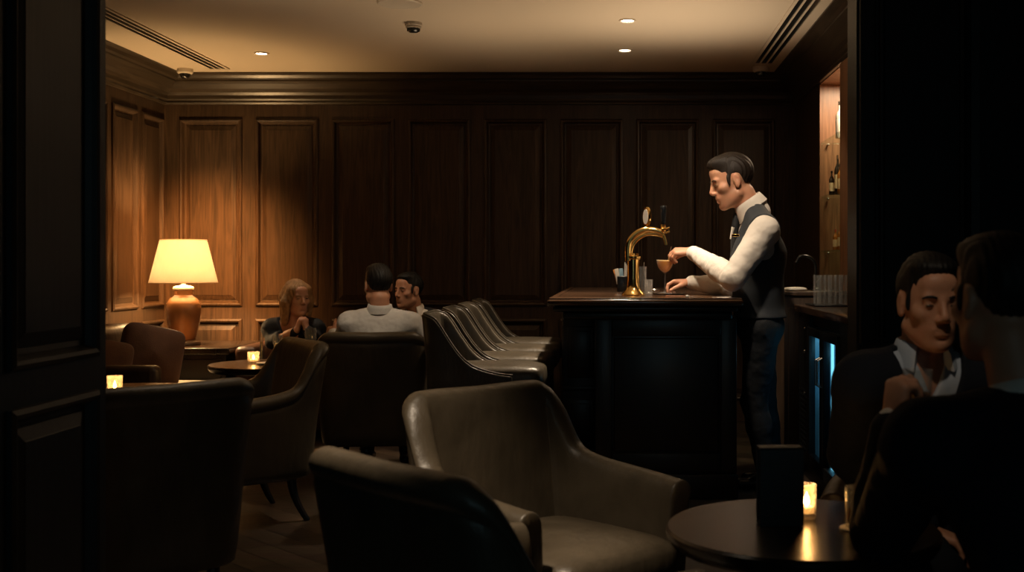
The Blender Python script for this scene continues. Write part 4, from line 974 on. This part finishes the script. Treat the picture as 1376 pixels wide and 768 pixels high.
BLKCLOTH = simple('black_cloth', (.010, .011, .013), .8, bump=.15, bscale=200); NAVY = simple('navy_suit', (.006, .008, .013), .85, spec=.25, bump=.15, bscale=220)
WAISTC = simple('charcoal_waistcoat', (.034, .040, .047), .75, bump=.15, bscale=260); TROUS = simple('dark_trousers', (.014, .016, .019), .75, bump=.2, bscale=200)
SHIRTW = simple('white_shirt', (.78, .72, .64), .75, bump=.06, bscale=160); SHIRTG = simple('pale_grey_shirt', (.58, .56, .53), .8, bump=.08, bscale=140); SHIRTB = simple('pale_blue_shirt', (.40, .46, .54), .75, bump=.06, bscale=160)
SHOE = simple('black_shoe', (.008, .008, .008), .25)
relax = [(18, 25, 15), (22, 28, 18), (26, 30, 20), (30, 34, 22)]
grip = [(42, 55, 35), (50, 60, 35), (58, 62, 38), (62, 65, 40)]

# ---- bartender (faces -x)
D0, DN, DF = 6.36, 6.15, 6.56
O = A_([P(1022, 0, D0).x, D0, 0])
J = {'pelvis': P(1021, 436, D0), 'waist': P(1019, 398, D0), 'chest': P(1019, 342, D0), 'neck': P(1011, 281, D0), 'head': P(983, 243, D0-.01),
     'shL': P(1027, 311, DN), 'shR': P(1014, 309, DF), 'elL': P(985, 374, DN-.08), 'wrL': P(929, 338, COUPE[1]-.10), 'elR': P(984, 385, DF), 'wrR': P(927, 379.5, COUPE[1]-.08),
     'knL': P(1014, 540, 6.30), 'knR': P(1026, 540, 6.46), 'anL': P(1030, 636, 6.28), 'anR': P(1040, 632, 6.46)}
opt = dict(h=.0045, bulk=1.10, hs=1.2, fwd=(-.95, -.10, -.30), up=(-.25, 0, 1), hair='short', hairm=HAIRD, quiff=1.0, flat=1.38, puff=1.18,
           handL=dict(d=(-.96, .16, -.02), n=(-.1, .45, -.85), s=(-.1, .8, .5), b=[(38, 55, 30), (42, 58, 30), (46, 58, 30), (50, 60, 30)], sc=.95, th=(.35, .5)),
           handR=dict(d=(-1, .02, -.04), n=(0, -.30, -.95), s=(-.2, -.95, .3), b=[(28, 45, 25), (38, 50, 25), (46, 52, 28), (50, 55, 30)], sc=.95, th=(.45, .35)))
info = person('bartender in white shirt and dark waistcoat standing behind the bar', O, PI/2, J, opt)
shirt(info, SHIRTW, opt, g=.004, sleeve=.95, folds=.004, lower=info[1]['waist']-A_([0, 0, .085]))
j = info[1]; body = info[0]
# waistcoat: sleeveless, the armholes cut around the shoulders
Fl = Field(info[2], info[3], .0045); info[7](Fl, .020)
for q in 'LR':
    a = j['sh'+q]; b_ = j['el'+q]; out = -1 if q == 'L' else 1
    Fl.cone(a+A_([out*.03, .0, -.06]), a+A_([out*.15, .0, .03]), .105, .15, .01, 's')
nk = j['neck']; z0 = nk[2]-.34
Fl.cut(lambda X, Y, Z: np.maximum(np.abs(X-nk[0])-.10*(Z-z0)/.34, nk[1]+.0-Y), nk-A_([.2, .2, .36]), nk+A_([.2, .35, .12]), .005)
na, nb = neck_axis(j, info[6], info[5], 1.2)
Fl.cone(nk, nk+na*.1, .088, .10, .006, 's')
Fl.half((0, 0, j['waist'][2]-.115), (0, 0, -1))
fmesh('waistcoat', Fl, WAISTC, body, 1)
trousers(info, TROUS); shoes(info, SHOE)
# tie and its knot, badge, pocket square
def front(z, x=0, g=.026):
    """a point on the front of the chest"""
    t = (z-j['waist'][2])/(j['chest'][2]-j['waist'][2]); ax = j['waist']+(j['chest']-j['waist'])*t
    rr = .125+.0; return A_([ax[0]+x, ax[1]+rr+g, z])
ny = nk+na*.012; kn_ = A_([ny[0], ny[1]+.088, ny[2]-.030])
mb = MB(); pts = [kn_]+[A_([front(z)[0], front(z, 0, .018)[1], z]) for z in np.linspace(kn_[2]-.10, kn_[2]-.30, 5)]
v = []; f = []
for i, p in enumerate(pts):
    w_ = (.016, .022, .028, .033, .036, .038)[i]
    v += [p+A_([-w_, 0, 0]), p+A_([0, .012, 0]), p+A_([w_, 0, 0]), p+A_([0, -.03, 0])]
for i in range(len(pts)-1):
    for k in range(4): f.append((i*4+k, i*4+(k+1) % 4, i*4+4+(k+1) % 4, i*4+4+k))
f += [(0, 1, 2, 3), tuple(range(len(v)-4, len(v)))]
link('tie', v, f, BLKCLOTH, body)
bx_ = MB().box(-.022, .022, -.004, .004, -.007, .007, .002); q = L_ = info[11](P(988.5, 316, DN+.02)); Mx = Matrix.Translation(q) @ Matrix.Rotation(R(62), 4, 'Z'); bx_.v = [tuple(Mx @ Vector(p)) for p in bx_.v]; bx_.build('name_badge', BRASS, body)
q0, q1 = info[11](P(981.5, 321, DN+.06)), info[11](P(985, 305, DN+.06)); MB().tube([q0, q1], [.004, .009], 8).build('pocket_square', SHIRTW, body)
q0 = P(902, 331, COUPE[1]); o = MB().tube([(0, 0, 0), P(894.5, 362, COUPE[1])-q0], .0028, 8).build('stirrer', STEEL, loc=q0); tag(o, 'thin steel stirrer held by the bartender over the cocktail', 'stirrer')

# ---- helper for the seated guests
def seated(label, pel, yaw, head, fwd, arms, opt, lean=None, shw=.19, knees=None, neck=None):
    pel = A_(pel, float); c, s_ = math.cos(yaw), math.sin(yaw)
    W = lambda x, y, z: A_([pel[0]+c*x-s_*y, pel[1]+s_*x+c*y, z])
    head = A_(head, float); f3 = nrm(fwd)
    hs = opt.get('hs', 1); nk = neck if neck is not None else head+A_([0, 0, -.155*hs])-f3*A_([1, 1, 0])*.05*hs
    J = {'pelvis': pel, 'neck': nk, 'head': head}
    sp = nk-pel; J['waist'] = pel+sp*.34+A_([0, 0, 0]); J['chest'] = pel+sp*.70
    r = A_([c, s_, 0]); J['shL'] = nk-r*shw+A_([0, 0, -.065]); J['shR'] = nk+r*shw+A_([0, 0, -.065])
    kz, ky = (knees or (.46, .40))
    for sd, sx in (('L', -1), ('R', 1)):
        J['kn'+sd] = W(sx*.11, ky, kz); J['an'+sd] = W(sx*.12, ky+.02, .085)
        J['el'+sd], J['wr'+sd] = [A_(p, float) for p in arms[sd]]
    opt['fwd'] = fwd
    O = (pel[0], pel[1], 0)
    return person(label, O, yaw, J, opt)
# woman on the sofa: turned to her left, hands clasped under the chin
hd = P(399, 400, 8.0)
pel = (hd.x-.03, 8.33, .50)
opt = dict(h=.006, bulk=.90, hs=1.0, hair='long', hairm=HAIRB, open=True, vw=.10, vy=.0,
           handL=dict(d=(-.25, .25, .93), n=(-.9, .3, 0), s=(0, .8, .2), b=grip, sc=.9), handR=dict(d=(.3, .2, .93), n=(.9, .3, 0), s=(0, .8, .2), b=grip, sc=.9))
a = P(403, 436, 7.80)
info = seated('blonde woman in a black jacket sitting on the brown sofa, hands clasped at her chest', pel, PI-.15, hd, (.66, -.72, -.05),
              {'L': ((hd.x+.15, 7.98, .69), (a.x+.035, 7.84, a.z-.04)), 'R': ((hd.x-.17, 8.0, .69), (a.x-.035, 7.84, a.z-.04))}, opt, shw=.165)
shirt(info, SKIN, opt, g=-.006, sleeve=.2, collar=False, folds=0, name='camisole') if False else None
jacket(info, BLKCLOTH, opt, g=.008, vdepth=.22); trousers(info, BLKCLOTH); shoes(info, SHOE)
# far man on the sofa
hd = P(549, 390, 7.85); pel = (hd.x+.05, 8.3, .50)
opt = dict(h=.006, bulk=1.0, hs=1.0, hair='short', hairm=HAIRK, quiff=.8, open=True, vw=.10, vy=.01,
           handL=dict(d=(-.6, -.7, -.2), n=(0, 0, -1), s=(-.5, .5, 0), b=relax), handR=dict(d=(.5, -.8, -.2), n=(0, 0, -1), s=(.7, -.2, 0), b=relax))
info = seated('dark haired man in black jacket and open white shirt, left of the bar stools', pel, PI-.1, hd, (-.62, -.78, -.03),
              {'L': ((hd.x+.27, 8.05, .68), (hd.x+.12, 7.80, .62)), 'R': ((hd.x-.24, 8.05, .68), (hd.x-.10, 7.80, .62))}, opt, shw=.185)
shirt(info, SHIRTW, opt, sleeve=.9); jacket(info, BLKCLOTH, opt, vdepth=.30); trousers(info, BLKCLOTH); shoes(info, SHOE)
# man in the pale shirt, back to the camera, in the armchair
hd = P(508, 383, 6.62); pel = (hd.x-.01, 6.66, .53)
w1 = P(449, 448, 7.0)
opt = dict(h=.006, bulk=1.0, hs=1.0, hair='short', hairm=HAIRK, quiff=.8,
           handL=dict(d=(-.55, .8, .05), n=(.75, .45, 0), s=(0, .1, 1), b=grip), handR=dict(d=(-.1, .95, -.1), n=(-.2, 0, -1), s=(-1, 0, 0), b=relax))
info = seated('man in a pale grey shirt seen from behind in the armchair', pel, .08, hd, (-.45, .88, -.05),
              {'L': ((hd.x-.27, 6.76, .74), w1), 'R': ((hd.x+.27, 6.75, .74), (hd.x+.18, 7.02, .70))}, opt, shw=.172, neck=A_([hd.x+.015, 6.60, .955]))
shirt(info, SHIRTG, opt, sleeve=.97, folds=.006); trousers(info, TROUS); shoes(info, SHOE)
# suited man on the right facing the camera
hd = P(1249, 405, 2.95); pel = (hd.x+.06, 3.28, .52)
opt = dict(h=.005, bulk=1.06, hs=1.0, hair='short', hairm=HAIRK, quiff=.8, open=True, vw=.085, vy=.02,
           handL=dict(d=(-.4, -.8, -.1), n=(0, 0, -1), s=(-.8, .4, 0), b=relax), handR=dict(d=(.9, -.3, -.3), n=(0, 0, -1), s=(.8, .3, 0), b=relax))
info = seated('man in dark suit with open pale blue collar, facing the camera on the right', pel, PI+.12, hd, (.10, -.98, -.10),
              {'L': ((hd.x+.26, 3.05, .70), (hd.x+.16, 2.80, .66)), 'R': ((hd.x-.165, 3.14, .72), (hd.x+.02, 3.06, .53))}, opt, shw=.155)
shirt(info, SHIRTB, opt, sleeve=.92); jacket(info, NAVY, opt, vdepth=.30); trousers(info, NAVY); shoes(info, SHOE)
# suited man in front, back to the camera, elbow on the table, glass at his chin
hd = P(1342, 402, 2.27); pel = (hd.x+.10, 1.98, .53)
wr = P(1200, 568, 2.52); el = P(1186, 716, 2.46)
opt = dict(h=.005, bulk=1.10, hs=1.03, hair='short', hairm=HAIRK, quiff=1.0,
           handL=dict(d=(.18, .12, .97), n=(.88, .4, .1), s=(-.2, .7, .5), b=[(62, 60, 30), (66, 62, 30), (70, 62, 32), (72, 62, 35)], sc=1.0, th=(.4, .6)),
           handR=dict(d=(-.2, .95, -.1), n=(0, 0, -1), s=(-1, 0, 0), b=relax))
info = seated('man in dark suit cropped by the right edge, back turned, raising a glass', pel, .22, hd, (-.28, .95, -.04),
              {'L': (el, wr), 'R': ((hd.x+.34, 2.2, .72), (hd.x+.22, 2.45, .66))}, opt, shw=.215, neck=A_([hd.x+.035, 2.20, .965]))
shirt(info, SHIRTW, opt, sleeve=.985, folds=.002); jacket(info, NAVY, opt, vdepth=.3, sleeve=.90); trousers(info, NAVY); shoes(info, SHOE)
p = P(1236, 520, 2.56)
t = tumbler(p.x-.005, p.y, p.z-.045, .033, .085, 'small glass held in the raised hand of the man at the right edge', fill=.4, name='whisky_tumbler')

# ------------------------------------------------------------------ light
WARM = (1, .80, .58)
def spot(x, y, e, ang=70, blend=.6, tgt=None, col=WARM, size=.04):
    return lamp('downlight_or_added_spot', 'SPOT', (x, y, ZC-.02), e, col, size, target=tgt or (x, y, 0), spot_size=R(ang), spot_blend=blend)  # fixture beams and added spots share this
spot(-2.49, 7.95, 20, 60)
spot(-1.9, 6.9, 16, 18, .8, (-1.44, 7.85, 1.03)); spot(.06, 6.87, 42); spot(.05, 7.83, 24); spot(0, 6.22, 42)  # first one added for the far man's face; the rest sit at fixtures
AMB = (1, .44, .13)
lamp('added_wall_glow', 'SPOT', (-2.85, 7.55, ZC-.02), 1350, AMB, .25, target=(-3.28, 8.94, 1.05), spot_size=R(52), spot_blend=1.0)  # added to imitate the lamp's glow on the back wall; no fixture
lamp('added_wall_glow', 'SPOT', (-2.6, 7.9, ZC-.02), 170, AMB, .2, target=(-3.56, 8.4, 1.08), spot_size=R(46), spot_blend=1.0)  # second added glow, for the left wall beside the lamp
spot(-1.1, 5.4, 26, 20, .8, (-1.45, 6.62, .92))  # added, without a fixture, to brighten the man in the pale shirt
spot(.06, 6.87, 80, 40, .9, (-.58, 6.9, .75)); spot(0, 6.22, 100, 40, .9, (-.58, 5.85, .75))  # extra beams added at the bar downlights to brighten the stools
spot(.42, 5.35, 42, 46, .8, (.6, 6.35, 1.4), (1, .80, .60))          # added key without a fixture, over the bar end, towards the barman
spot(-.72, 2.55, 100, 48, .9, (-.50, 2.92, .3)); spot(-1.3, 4.5, 12, 70, .9)  # both added without fixtures, for the foreground chairs and the floor
spot(.5, 1.7, 13, 36, .9, (.86, 2.95, 1.1))  # added to lift the far suited man's face and the raised hand
lamp('niche_light', 'AREA', (1.6, 7.5, NZ1-.03), 7, (1, .74, .48), .25, rot=(0, 0, 0))
for x, y, e in ((-1.7, 5.2, 22), (-.7, 7.0, 16), (.3, 5.6, 22)):
    lamp('added_uplight', 'SPOT', (x, y, 1.5), e, (1, .74, .47), .4, rot=(PI, 0, 0), spot_size=R(128), spot_blend=1.0)  # unseen upward spots, added to brighten the ceiling
lamp('added_uplight', 'SPOT', (.45, 6.85, 1.5), 25, (1, .78, .54), .25, rot=(PI, 0, 0), spot_size=R(96), spot_blend=1.0)  # one more added, for the brighter right side of the ceiling
spot(.98, 6.5, 9, 20, .7, (1.2, 6.5, 1.0)); spot(.75, 7.2, 5, 20, .7, (1.4, 6.9, 1.7))  # both added, no fixtures: highball glasses and the wood beside the niche
lamp('added_cool_fill', 'AREA', (.3, -2.3, 1.7), 2.0, (.55, .9, 1), 1.4, rot=(PI/2, 0, 0))  # no window here: cool fill added behind the camera
wd = bpy.data.worlds.new('world'); scene.world = wd; wd.use_nodes = True; wd.node_tree.nodes['Background'].inputs['Color'].default_value = (.4, .75, .85, 1); wd.node_tree.nodes['Background'].inputs['Strength'].default_value = .0
scene.view_settings.view_transform = 'Standard'; scene.view_settings.look = 'None'; scene.view_settings.gamma = 1; scene.view_settings.exposure = 1.0
scene.view_settings.use_curve_mapping = False
scene.cycles.max_bounces = 10; scene.cycles.transparent_max_bounces = 12; scene.cycles.sample_clamp_indirect = 3; scene.cycles.caustics_reflective = False; scene.cycles.caustics_refractive = False
